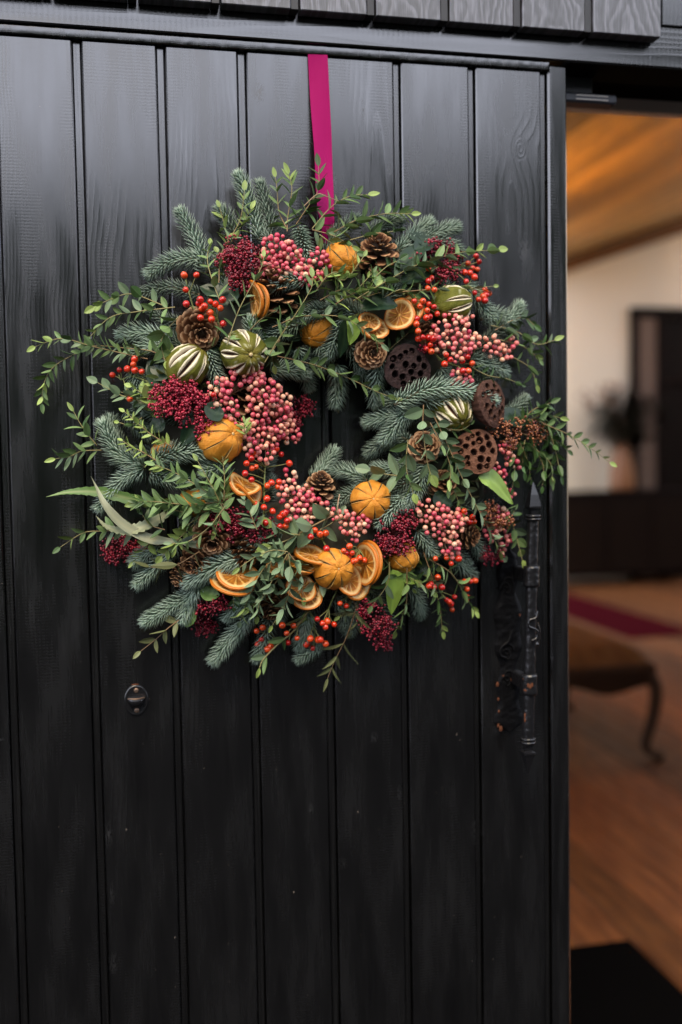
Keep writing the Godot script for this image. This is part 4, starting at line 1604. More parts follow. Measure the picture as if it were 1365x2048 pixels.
# lotus seed pod: centre of its face, radius mm, facing direction
func pod(w: Node3D, at: Array, r_mm: float, dir: Array, roll: float, warm: float, lab: String) -> void:
	var b := MB.new()
	var R := r_mm * 0.001
	var B := frame(Vector3(dir[0], dir[1], dir[2]), roll)
	var holes := []
	for i in 400:
		var a := rng.randf() * TAU
		var q := sqrt(rng.randf()) * 0.80
		var p := Vector2(cos(a), sin(a)) * q
		var hr := rr(0.10, 0.165)
		var ok := true
		for h in holes:
			if p.distance_to(h[0]) < hr + h[1] + 0.035:
				ok = false
				break
		if ok and holes.size() < 22:
			holes.append([p, hr])
	var rings := 44
	var segs := 110
	var nz := FastNoiseLite.new()
	nz.seed = rng.randi() % 9999
	nz.frequency = 1.0
	var base := Color(0.020, 0.012, 0.012).lerp(Color(0.10, 0.045, 0.027), warm)
	var pale := Color(0.038, 0.023, 0.022).lerp(Color(0.17, 0.08, 0.05), warm)
	var hole_c := Color(0.010, 0.006, 0.006).lerp(Color(0.03, 0.013, 0.009), warm)
	var ph := rng.randf() * TAU
	for i in rings + 1:
		var q := float(i) / rings
		for j in segs:
			var a := TAU * j / segs
			var p := Vector2(cos(a), sin(a)) * q
			var z := 0.14 * (1.0 - q * q) + 0.035 * nz.get_noise_2d(p.x * 3.0, p.y * 3.0) + 0.018 * nz.get_noise_2d(p.x * 9.0, p.y * 9.0)
			var col := base.lerp(pale, clampf(0.5 + nz.get_noise_2d(p.x * 5.0 + 7.0, p.y * 5.0), 0, 1))
			for h in holes:
				var d: float = p.distance_to(h[0]) / h[1]
				if d < 1.45:
					z += 0.035 * exp(-pow((d - 1.12) / 0.16, 2.0))
					if d < 1.05:
						z -= 0.26 * smoothstep(1.05, 0.72, d)
						col = col.lerp(hole_c, smoothstep(1.0, 0.8, d))
			var rim := 1.0 + 0.045 * sin(3.0 * a + ph) + 0.03 * nz.get_noise_2d(cos(a) * 2.0, sin(a) * 2.0)
			b.vert(B * Vector3(p.x * rim, p.y * rim, z) * R, Vector3.BACK, col)
	for k in 5:   # the tapering underside
		var q: float = [0.99, 0.9, 0.7, 0.4, 0.12][k]
		var z: float = [-0.06, -0.25, -0.55, -0.85, -1.0][k]
		for j in segs:
			var a := TAU * j / segs
			var rim := 1.0 + 0.045 * sin(3.0 * a + ph) + 0.03 * nz.get_noise_2d(cos(a) * 2.0, sin(a) * 2.0) + 0.02 * sin(a * 22.0)
			b.vert(B * Vector3(cos(a) * q * rim, sin(a) * q * rim, z) * R, Vector3.BACK, base)
	for i in rings + 5:
		for j in segs:
			var a := i * segs + j
			var e := i * segs + (j + 1) % segs
			b.quad(a, a + segs, e + segs, e)
	b.smooth()
	var o := placed("lotus_pod", b.mesh(), M.pod, w, Transform3D(Basis(), Vector3(at[0], at[1], at[2]) * 0.001))
	o.set_meta("label", lab)
	for k in holes.size():
		if k % 3 == 0:
			var s := MB.new()
			var h: Array = holes[k]
			s.ball(B * Vector3(h[0].x, h[0].y, -0.09) * R, Basis().scaled(Vector3.ONE * R * h[1] * 0.55), 7, 9, base * 1.4)
			part("seed", s.mesh(), M.pod, o)

# one broad leaf from its foot to its tip, both in mm
func broad(w: Node3D, a: Array, width_mm: float, up: Array, tone: int, called := "broad_leaf", lab := "") -> void:
	var p := mm(a)
	var c := curve(p, 12)
	var b := MB.new()
	var base: Color = [Color(0.016, 0.034, 0.017), Color(0.20, 0.31, 0.055), Color(0.06, 0.105, 0.065), Color(0.32, 0.34, 0.16), Color(0.10, 0.19, 0.05)][tone]
	var U := Vector3(up[0], up[1], up[2]).normalized()
	for i in 13:
		var t := i / 12.0
		var T := (c[mini(i + 1, 12)] - c[maxi(i - 1, 0)]).normalized()
		var X := T.cross(U).normalized()
		var N := X.cross(T)
		var hw := width_mm * 0.0005 * maxf(0.03, pow(sin(PI * pow(t, 0.85)), 0.7) if i > 0 and i < 12 else 0.0)
		for j in 7:
			var u := j / 3.0 - 1.0
			var col := base.lerp(base * 1.5 + Color(0.02, 0.02, 0.01), 0.5) if j == 3 else base * (0.9 + 0.2 * rng.randf())
			var z := 0.16 * absf(u) * hw - (0.0006 if j == 3 else 0.0) + 0.0005 * sin(t * 22.0 + u * 2.0)
			b.vert(c[i] + X * u * hw + N * z, N, col)
	for i in 12:
		for j in 6:
			var q := i * 7 + j
			b.quad(q, q + 1, q + 8, q + 7)
	b.smooth()
	var o := part(called, b.mesh(), M.gloss_leaf if tone == 0 else M.leaf, w)
	if lab:
		o.set_meta("label", lab)

# a long toothed strap leaf along a path
func strap(w: Node3D, a: Array, width_mm: float, tone: int, teeth: float, ups: Array, lab: String) -> void:
	var c := curve(mm(a), 60)
	var b := MB.new()
	var base: Color = [Color(0.11, 0.20, 0.055), Color(0.34, 0.36, 0.24), Color(0.26, 0.29, 0.17)][tone]
	var u0 := Vector3(ups[0], ups[1], ups[2])
	var u1 := Vector3(ups[3], ups[4], ups[5])
	for i in 61:
		var t := i / 60.0
		var T := (c[mini(i + 1, 60)] - c[maxi(i - 1, 0)]).normalized()
		var U := u0.lerp(u1, t).normalized()
		var X := T.cross(U).normalized()
		var N := X.cross(T)
		var hw := width_mm * 0.0005 * clampf(minf(t * 5.0 + 0.25, (1.0 - t) * 1.9 + 0.02), 0.03, 1.0)
		var tooth := 1.0 + teeth * (0.5 - fposmod(i / 4.0, 1.0))
		for j in 5:
			var u := j / 2.0 - 1.0
			var e := hw * (tooth if absf(u) > 0.9 else 1.0)
			b.vert(c[i] + X * u * e + N * absf(u) * hw * 0.3, N, base.lerp(Color(0.4, 0.38, 0.2), 0.3) if j == 2 else base * (0.92 + 0.12 * u))
	for i in 60:
		for j in 4:
			var q := i * 5 + j
			b.quad(q, q + 1, q + 6, q + 5)
	b.smooth()
	part("strap_leaf", b.mesh(), M.leaf, w).set_meta("label", lab)

# loose ends of tan twine
func twine(w: Node3D) -> void:
	for a in [[-38, 318, 74, -20, 333, 82, -8, 330, 84, 12, 326, 76], [2, -96, 96, -3, -112, 106, -1, -128, 104, 4, -134, 100, 18, -138, 92], [-118, 52, 102, -100, 44, 106, -92, 28, 104]]:
		var b := MB.new()
		b.tube(curve(mm(a), 20), 0.0009, 0.0005, 5, Color(0.36, 0.24, 0.15))
		part("twine", b.mesh(), M.stem, w)
	# late fillers round the lower left and the outer edge
	for i in 26:
		var a := deg_to_rad(rr(150, 300)) if i < 18 else rng.randf() * TAU
		var r0 := rr(0.17, 0.25)
		var d := Vector3(cos(a), sin(a), 0).rotated(Vector3.BACK, rr(-1.0, 1.0))
		var p := Vector3(cos(a) * r0, sin(a) * r0, rr(0.055, 0.08)) * 1000.0
		var q := p + d * rr(45, 80) + Vector3(0, 0, rr(-4, 14))
		sprig(w, [p.x, p.y, p.z, (p.x + q.x) / 2 + rr(-6, 6), (p.y + q.y) / 2 + rr(-6, 6), q.z + 6, q.x, q.y, q.z], rr(13, 18), i % 2, [0, 2, 4, 0][i % 4], rr(8, 11), 0.8, 0.08, false)

func moss_ring(w: Node3D) -> void:
	var b := MB.new()
	var nz := FastNoiseLite.new()
	nz.frequency = 1.0
	var A := 120
	var Bn := 22
	for i in A:
		var a := TAU * i / A
		var d := Vector3(cos(a), sin(a), 0)
		for j in Bn:
			var e := TAU * j / Bn
			var p := d * (0.188 + 0.070 * cos(e)) + Vector3(0, 0, 0.034 + 0.033 * sin(e))
			p += (d * cos(e) + Vector3.BACK * sin(e)) * 0.012 * nz.get_noise_3dv(p * 45.0)
			b.vert(p, d, Color(0.018, 0.026, 0.012).lerp(Color(0.04, 0.035, 0.018), clampf(0.5 + nz.get_noise_3dv(p * 80.0), 0, 1)))
	for i in A:
		for j in Bn:
			var p := i * Bn + j
			var q := i * Bn + (j + 1) % Bn
			var r := ((i + 1) % A) * Bn + j
			var s := ((i + 1) % A) * Bn + (j + 1) % Bn
			b.quad(p, r, s, q)
	b.smooth()
	part("moss_ring", b.mesh(), M.stem, w)

# the bed of darker shoots that fills the ring under everything else
func bedding(w: Node3D) -> void:
	for i in 96:
		var a := TAU * (i + rng.randf()) / 96
		var inner := i % 4 == 0
		var r0 := rr(0.125, 0.15) if inner else rr(0.15, 0.235)
		var spin := rr(-0.9, 0.9)
		var dir := -1.0 if inner else 1.0
		var d := Vector3(cos(a) * dir, sin(a) * dir, 0).rotated(Vector3.BACK, spin)
		var z := rr(0.035, 0.065)
		var L := rr(0.035, 0.05) if inner else rr(0.06, 0.085)
		var p := Vector3(cos(a) * r0, sin(a) * r0, z)
		var q := p + d * L * 0.5 + Vector3(0, 0, rr(0.0, 0.014))
		var s := p + d * L + Vector3(0, 0, rr(-0.012, 0.006))
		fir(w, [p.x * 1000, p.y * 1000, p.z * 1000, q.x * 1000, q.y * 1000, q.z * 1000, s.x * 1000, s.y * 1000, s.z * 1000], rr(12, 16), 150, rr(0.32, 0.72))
	for i in 46:
		var a := rng.randf() * TAU
		var r0 := rr(0.13, 0.25)
		var d := Vector3(cos(a), sin(a), 0).rotated(Vector3.BACK, rr(-1.4, 1.4))
		var p := Vector3(cos(a) * r0, sin(a) * r0, rr(0.05, 0.07)) * 1000.0
		var q := p + d * rr(45, 70) + Vector3(0, 0, rr(4, 14))
		if i % 3 == 0:
			broad(w, [p.x, p.y, p.z, (p.x + q.x) / 2, (p.y + q.y) / 2, q.z + 4, q.x, q.y, q.z], rr(20, 27), [rr(-0.4, 0.4), rr(-0.4, 0.4), 1], 0)
		else:
			sprig(w, [p.x, p.y, p.z, (p.x + q.x) / 2, (p.y + q.y) / 2, q.z + 5, q.x, q.y, q.z], 14, 0, 1 if i % 2 else 0, 10, 0.8, 0.1, false)


func wreath(w: Node3D) -> void:
	citrus(w)
	pods_and_cones(w)
	pink_and_red(w)
	shoots(w)
	sprigs_long(w)
	sprigs_short(w)

func citrus(w: Node3D) -> void:
	slit_fruit(w, "dried_orange", [13, 242, 80], 24.9, [0.25, -0.55, 0.8], false, "dried slit orange at the top of the wreath, half under leaves", 0.2)
	slit_fruit(w, "dried_orange", [-167, -15, 88], 32.4, [0.55, 0.25, 0.8], false, "dried slit orange at the left, under the crimson and pink berries", 0.5)
	slit_fruit(w, "dried_orange", [51, -107, 86], 29.4, [-0.1, 0.15, 0.98], false, "dried slit orange at the lower edge of the opening", 0.1)
	slit_fruit(w, "dried_orange", [-10, -203, 98], 29.4, [0.1, 0.1, 0.98], false, "dried slit orange at the bottom centre, stalk end forward", 0.35)
	slit_fruit(w, "dried_orange", [99, -192, 87], 21.9, [0.5, -0.7, 0.5], false, "dried slit orange low on the right, mostly hidden", 0.2)
	slit_fruit(w, "dried_orange", [-20, 141, 58], 24.1, [-0.6, -0.5, 0.6], false, "dried slit orange above the opening, behind leaves", 0.2)
	slit_fruit(w, "dried_orange", [-206, -104, 56], 21.1, [-0.5, 0.2, 0.8], false, "dried orange on the left under grey-green sprigs", 0.2)
	slit_fruit(w, "dried_orange", [-243, -32, 57], 19.6, [-0.8, 0.3, 0.4], false, "dried orange at the left rim, edge on", 0.2)
	slit_fruit(w, "dried_lime", [-133, 106, 96], 33.2, [0.22, -0.18, 0.95], true, "dried green lime with pale slits facing forward, upper left", 0.1)
	slit_fruit(w, "dried_lime", [-211, 87, 88], 30.9, [0.62, 0.72, 0.22], true, "dried green lime lying sideways with diagonal pale slits, left", 0.3)
	slit_fruit(w, "dried_lime", [179, 181, 81], 28.7, [0.95, 0.18, 0.1], true, "dried green lime lying sideways, upper right", 0.55)
	slit_fruit(w, "dried_lime", [178, 23, 83], 30.2, [0.25, -0.62, 0.7], true, "dried green lime under a fir shoot on the right", 0.2)
	slice(w, [56, 144, 94], 24.1, [0.28, 0.55, 0.8], 0.1, "orange slice above the opening, upper right")
	slice(w, [49, 150, 100], 17.3, [0.15, 0.5, 0.85], 0.08, "")
	slice(w, [96, 161, 93], 24.9, [-0.6, 0.35, 0.75], 0.14, "orange slice beside the red rose hips")
	slice(w, [114, 169, 88], 23.4, [-0.75, 0.3, 0.6], 0.1, "")
	slice(w, [-113, 181, 96], 26.4, [-0.97, -0.14, 0.17], 0.1, "orange slice standing on edge near the top left cone")
	slice(w, [-106, 179, 98], 24.9, [-0.95, -0.14, 0.24], 0.1, "")
	slice(w, [-137, -81, 96], 24.1, [0.35, 0.78, 0.5], 0.22, "curled orange slices at the left of the opening")
	slice(w, [-131, -90, 93], 22.6, [0.5, 0.75, 0.45], 0.28, "")
	slice(w, [-154, -217, 86], 33.2, [0.05, 0.84, 0.53], 0.08, "orange slices lying flat at the lower left")
	slice(w, [-148, -208, 92], 30.2, [0.1, 0.82, 0.55], 0.08, "")
	slice(w, [-49, -240, 92], 24.1, [0.18, 0.42, 0.88], 0.1, "orange slices at the bottom under grey-green leaves")
	slice(w, [-57, -229, 98], 22.6, [0.15, 0.45, 0.85], 0.1, "")
	slice(w, [25, -225, 91], 26.4, [0.42, 0.22, 0.86], 0.06, "orange slices beside the bottom centre orange")
	slice(w, [13, -220, 98], 24.1, [0.4, 0.25, 0.85], 0.06, "")
	slice(w, [46, -196, 96], 33.2, [-0.96, 0.05, 0.26], 0.06, "orange slice standing on edge low on the right")
	slice(w, [40, -198, 96], 31.7, [-0.95, 0.05, 0.3], 0.06, "")
	slice(w, [-42, -183, 97], 25.6, [0.2, 0.88, 0.42], 0.08, "")
	slice(w, [-57, -196, 92], 25.6, [0.1, 0.9, 0.4], 0.08, "")
	slice(w, [-86, -203, 89], 21.1, [0.1, 0.8, 0.5], 0.08, "")

func pods_and_cones(w: Node3D) -> void:
	pod(w, [106, 85, 96], 34.7, [-0.05, 0.1, 0.98], 0.3, 0.0, "dark brown lotus seed pod at the upper right of the opening")
	pod(w, [206, -37, 104], 33.9, [-0.15, 0.25, 0.95], 0.9, 1.0, "warm brown lotus seed pod facing forward on the right")
	pod(w, [233, 34, 102], 36.2, [0.6, 0.12, 0.79], 1.4, 0.45, "dark lotus seed pod turned to the right at the right rim")
	cone(w, [70, 254, 75], 28.7, 46.7, [-0.1, 0.72, 0.68], 0, "pine cone at the top right")
	cone(w, [-85, 194, 86], 33.2, 54.3, [-0.15, 0.9, 0.35], 0, "dark pine cone at the top under pink berries")
	cone(w, [-192, 139, 82], 30.2, 49.8, [0.1, -0.35, 0.9], 2, "pine cone at the upper left behind red rose hips")
	cone(w, [53, 107, 91], 22.6, 31.7, [0.05, -0.1, 0.99], 2, "small pine cone facing forward above the opening")
	cone(w, [-22, -85, 72], 21.9, 43.7, [0.05, 0.8, 0.58], 2, "pine cone at the lower left of the opening")
	cone(w, [132, -29, 87], 23.4, 33.2, [-0.25, 0.3, 0.92], 2, "pine cone at the right of the opening")
	cone(w, [161, -83, 85], 20.4, 33.2, [0.1, 0.6, 0.75], 0, "")
	cone(w, [139, 136, 88], 16.6, 30.2, [0.2, -0.5, 0.8], 0, "")
	cone(w, [-121, 46, 63], 30.2, 48.3, [0.2, 0.7, 0.6], 1, "")
	cone(w, [-180, -151, 87], 27.9, 40.7, [-0.15, -0.5, 0.85], 2, "")
	cone(w, [-136, -175, 91], 21.9, 39.2, [0.1, -0.72, 0.65], 0, "")
	cone(w, [-204, -185, 74], 22.6, 39.2, [-0.5, -0.5, 0.65], 0, "")
	cone(w, [-225, -209, 56], 16.6, 27.1, [-0.55, -0.75, 0.3], 2, "")
	cone(w, [-100, -258, 75], 18.1, 30.2, [0.2, -0.75, 0.6], 0, "")
	cone(w, [202, -164, 76], 18.9, 31.7, [0.6, 0.1, 0.75], 0, "")
	cone(w, [-67, -237, 78], 16.6, 27.1, [0.3, -0.3, 0.8], 0, "")

func pink_and_red(w: Node3D) -> void:
	berries(w, [-104, 47, 93, 24.1, -83, 39, 83, 19.6, -111, 25, 92, 19.6, -74, 20, 73, 13.6, -88, 5, 80, 21.1, -63, -7, 62, 15.1, -98, -11, 86, 19.6, -123, -23, 96, 16.6, -107, -34, 92, 16.6, -70, 6, 67, 13.6, -114, 64, 99, 15.1, -127, -3, 97, 13.6], 0.45, 4.1)
	berries(w, [-167, 52, 100, 19.6, -173, 40, 100, 15.1, -152, 26, 98, 15.1, -147, 9, 96, 12.1, -161, 61, 100, 12.1, -140, 73, 99, 13.6, -115, 77, 95, 13.6], 0.75, 4.1)
	berries(w, [-212, 74, 93, 12.1, -224, 68, 91, 6.0], 0.5, 4.1)
	berries(w, [-81, 256, 85, 19.6, -67, 241, 92, 22.6, -81, 227, 94, 19.6, -92, 237, 91, 15.1, -50, 230, 95, 15.1, -99, 222, 94, 9.0], 0.9, 4.1)
	berries(w, [-26, 236, 94, 18.1, -12, 231, 96, 10.6, -42, 217, 98, 16.6, -22, 220, 98, 13.6, -39, 204, 100, 7.5], 0.95, 4.1)
	berries(w, [174, 138, 98, 27.1, 154, 139, 101, 15.1, 189, 119, 98, 18.1, 174, 108, 101, 16.6, 160, 118, 102, 13.6, 205, 157, 88, 6.8, 207, 127, 93, 10.6], 0.4, 4.1)
	berries(w, [225, 122, 85, 10.6, 243, 128, 78, 10.6, 259, 115, 74, 7.5, 279, 125, 61, 10.6, 242, 109, 82, 7.5, 267, 106, 72, 9.0], 0.3, 4.1)
	berries(w, [184, 70, 96, 13.6, 198, 65, 95, 9.0], 0.6, 4.1)
	berries(w, [-70, -69, 82, 10.6, -72, -92, 90, 16.6, -56, -108, 93, 22.6, -37, -112, 92, 13.6, -51, -128, 97, 16.6, -45, -92, 85, 10.6, -15, -112, 91, 6.8, -64, -127, 98, 10.6], 0.6, 4.1)
	berries(w, [1, -126, 95, 12.1, 16, -139, 99, 16.6, 32, -139, 100, 13.6, 22, -153, 101, 10.6, 42, -135, 99, 6.0], 0.45, 4.1)
	berries(w, [129, -123, 103, 16.6, 149, -131, 102, 19.6, 141, -145, 102, 15.1, 169, -144, 99, 19.6, 166, -171, 95, 18.1, 173, -187, 90, 10.6, 184, -134, 97, 12.1, 155, -161, 98, 12.1], 0.45, 4.1)
	berries(w, [260, -34, 83, 10.6, 272, -52, 77, 10.6, 282, -60, 72, 6.8], 0.8, 4.1)
	berries(w, [239, -64, 84, 13.6, 253, -75, 79, 10.6], 0.9, 4.1)
	berries(w, [263, -92, 73, 6.8, 278, -103, 64, 6.0], 0.5, 4.1)
	berries(w, [258, -134, 66, 12.1, 246, -161, 64, 15.1, 273, -171, 45, 12.1, 269, -191, 38, 7.5], 0.7, 4.1)
	hips(w, [-179, 116, 92, -188, 145, 88, -200, 172, 81, -208, 211, 65], [-211, 215, 80, -194, 215, 83, -210, 193, 90, -210, 173, 94], 4.6)
	hips(w, [-176, 115, 96, -168, 137, 95, -167, 151, 94, -174, 171, 90], [-191, 178, 102, -193, 173, 97, -186, 168, 108, -177, 176, 98, -170, 172, 102, -164, 166, 107, -161, 177, 109, -178, 160, 103, -177, 150, 111, -192, 152, 110, -189, 166, 99, -161, 144, 111], 4.6)
	hips(w, [-262, 66, 75, -286, 76, 62, -301, 72, 52, -304, 79, 48], [-313, 79, 47, -303, 85, 60, -292, 86, 65, -284, 91, 79, -282, 83, 77, -273, 80, 88, -282, 98, 78, -290, 43, 82], 4.6)
	hips(w, [121, 192, 88, 157, 210, 78, 189, 239, 58, 219, 245, 39], [232, 260, 42, 237, 252, 41, 217, 248, 47, 225, 241, 45, 232, 239, 48, 206, 231, 64, 215, 231, 61, 221, 224, 65, 205, 216, 73], 4.6)
	hips(w, [102, 191, 92, 130, 216, 84, 141, 227, 78], [143, 231, 85, 146, 217, 90, 139, 211, 97, 137, 200, 100, 147, 198, 100], 4.6)
	hips(w, [103, 198, 87, 162, 200, 78, 211, 212, 60, 229, 207, 53], [219, 200, 71, 223, 189, 76, 236, 189, 68, 239, 198, 64, 246, 201, 59, 241, 207, 55, 234, 195, 66], 4.6)
	hips(w, [108, 195, 93, 119, 184, 93, 128, 175, 94], [114, 180, 108, 127, 180, 109, 123, 173, 106, 136, 176, 107, 133, 167, 109, 143, 172, 110, 149, 163, 105, 131, 156, 111, 118, 155, 107, 116, 147, 111, 138, 159, 105, 117, 136, 116], 4.6)
	hips(w, [156, 97, 93, 146, 112, 93, 135, 125, 93], [120, 126, 107, 125, 128, 111, 135, 128, 106, 141, 126, 111, 138, 118, 106, 132, 112, 106, 139, 108, 108], 4.6)
	hips(w, [147, 108, 95, 159, 97, 95, 187, 87, 93], [160, 103, 112, 166, 96, 112, 158, 90, 110, 188, 95, 102, 195, 101, 105, 203, 92, 101, 186, 80, 110, 194, 80, 110], 4.6)
	hips(w, [-108, -130, 94, -106, -91, 89, -103, -55, 82, -95, -30, 75], [-100, -22, 90, -87, -29, 85, -79, -37, 77, -68, -50, 81, -121, -35, 95, -125, -42, 102, -132, -49, 102, -135, -63, 108, -124, -56, 97, -118, -54, 96, -126, -72, 106, -103, -81, 101, -97, -77, 100, -86, -76, 99, -88, -83, 98, -105, -99, 108, -97, -117, 106, -110, -111, 111, -108, -133, 111, -121, -106, 103], 4.6)
	hips(w, [-60, -153, 92, -70, -138, 90, -77, -127, 89], [-78, -120, 101, -77, -131, 108, -87, -126, 103, -78, -139, 102, -87, -139, 106, -82, -122, 102], 4.6)
	hips(w, [-13, -180, 91, -21, -165, 90, -27, -156, 89], [-43, -155, 105, -29, -152, 103, -20, -151, 100, -20, -173, 104, -36, -146, 102], 4.6)
	hips(w, [42, -200, 92, 33, -181, 93, 25, -176, 93], [12, -170, 112, 3, -176, 113, 7, -180, 109, 13, -186, 103, 16, -180, 110, 18, -192, 109, 21, -191, 111, 28, -188, 106, 36, -192, 102], 4.6)
	hips(w, [17, -244, 83, 10, -251, 82], [0, -254, 96, 11, -259, 89], 4.6)
	hips(w, [-2, -234, 88, -12, -258, 82, -15, -275, 75], [-33, -276, 90, -25, -283, 88, -17, -281, 85, -20, -289, 86, -6, -287, 79], 4.6)
	hips(w, [-43, -266, 76, -34, -281, 70, -30, -310, 52], [-40, -308, 70, -43, -319, 54, -33, -326, 50, -28, -311, 66, -25, -310, 70, -16, -318, 63], 4.6)
	hips(w, [-43, -266, 76, -62, -297, 58, -81, -317, 36, -103, -335, 35], [-117, -295, 55, -109, -289, 63, -82, -285, 76, -65, -287, 73, -59, -307, 66, -71, -315, 55, -75, -298, 70, -109, -309, 48, -115, -317, 43, -101, -324, 50, -96, -320, 48, -110, -312, 40], 4.6)
	hips(w, [154, -175, 89, 167, -191, 83], [163, -194, 93, 182, -196, 92, 171, -203, 90, 144, -194, 99], 4.6)
	hips(w, [133, -220, 79, 149, -230, 72], [150, -223, 90, 141, -233, 85, 136, -235, 91, 159, -239, 81, 146, -238, 84], 4.6)
	hips(w, [175, -207, 72, 181, -223, 64, 197, -239, 51], [202, -235, 60, 212, -235, 57, 221, -235, 54, 207, -247, 56, 213, -262, 41], 4.6)
	hips(w, [151, -229, 70, 168, -255, 55], [174, -262, 57, 187, -258, 57, 182, -269, 53, 188, -280, 41, 178, -265, 58], 4.6)
	hips(w, [225, -156, 67, 211, -144, 73], [190, -125, 97, 182, -131, 97, 186, -139, 91, 201, -142, 89, 209, -142, 86, 204, -134, 93], 4.6)
	hips(w, [-173, 33, 104, -175, 40, 105], [-177, 46, 117], 4.6)
	skimmia(w, [-228, 40, 96, 36.2, -239, 41, 93, 24.1, -205, 32, 99, 25.6, -221, 56, 96, 21.1, -189, 4, 99, 16.6], 1, 1.2)
	skimmia(w, [-130, 253, 75, 22.6, -126, 229, 85, 27.1, -146, 234, 79, 18.1, -133, 207, 89, 16.6, -111, 238, 84, 15.1], 0, 1.2)
	skimmia(w, [-44, 30, 40, 18.1, -57, 12, 46, 12.1, -34, 35, 32, 10.6], 0, 1.0)
	skimmia(w, [155, 269, 52, 12.1, 180, 266, 45, 15.1, 184, 235, 60, 16.6, 164, 227, 70, 13.6, 204, 261, 36, 9.0, 126, 246, 71, 7.5], 0, 1.0)
	skimmia(w, [-164, -135, 96, 25.6, -148, -130, 97, 21.1, -179, -123, 96, 13.6, -120, -145, 97, 18.1, -100, -139, 96, 10.6, -171, -114, 97, 12.1], 0, 1.1)
	skimmia(w, [-312, -169, 14, 21.1, -290, -177, 14, 16.6, -323, -176, 14, 10.6, -299, -162, 14, 15.1], 0, 0.8)
	skimmia(w, [-190, -260, 47, 16.6, -201, -286, 12, 18.1, -171, -249, 65, 10.6, -186, -290, 12, 12.1], 0, 0.8)
	skimmia(w, [79, -157, 99, 25.6, 89, -173, 99, 18.1, 98, -136, 99, 15.1, 67, -175, 99, 13.6], 0, 1.2)
	skimmia(w, [53, -284, 73, 24.1, 63, -312, 52, 16.6, 75, -294, 64, 15.1, 43, -264, 83, 10.6, 87, -334, 14, 7.5], 0, 0.8)
	skimmia(w, [249, -6, 91, 16.6, 292, -9, 72, 21.1, 323, -11, 51, 13.6, 268, -24, 84, 10.6], 2, 0.7)
	skimmia(w, [242, -141, 74, 16.6, 266, -136, 64, 15.1, 232, -122, 82, 10.6], 2, 0.7)
	skimmia(w, [253, -198, 43, 15.1, 235, -192, 56, 9.0], 0, 0.7)
	skimmia(w, [144, 120, 89, 10.6, 133, 112, 89, 7.5], 0, 0.7)

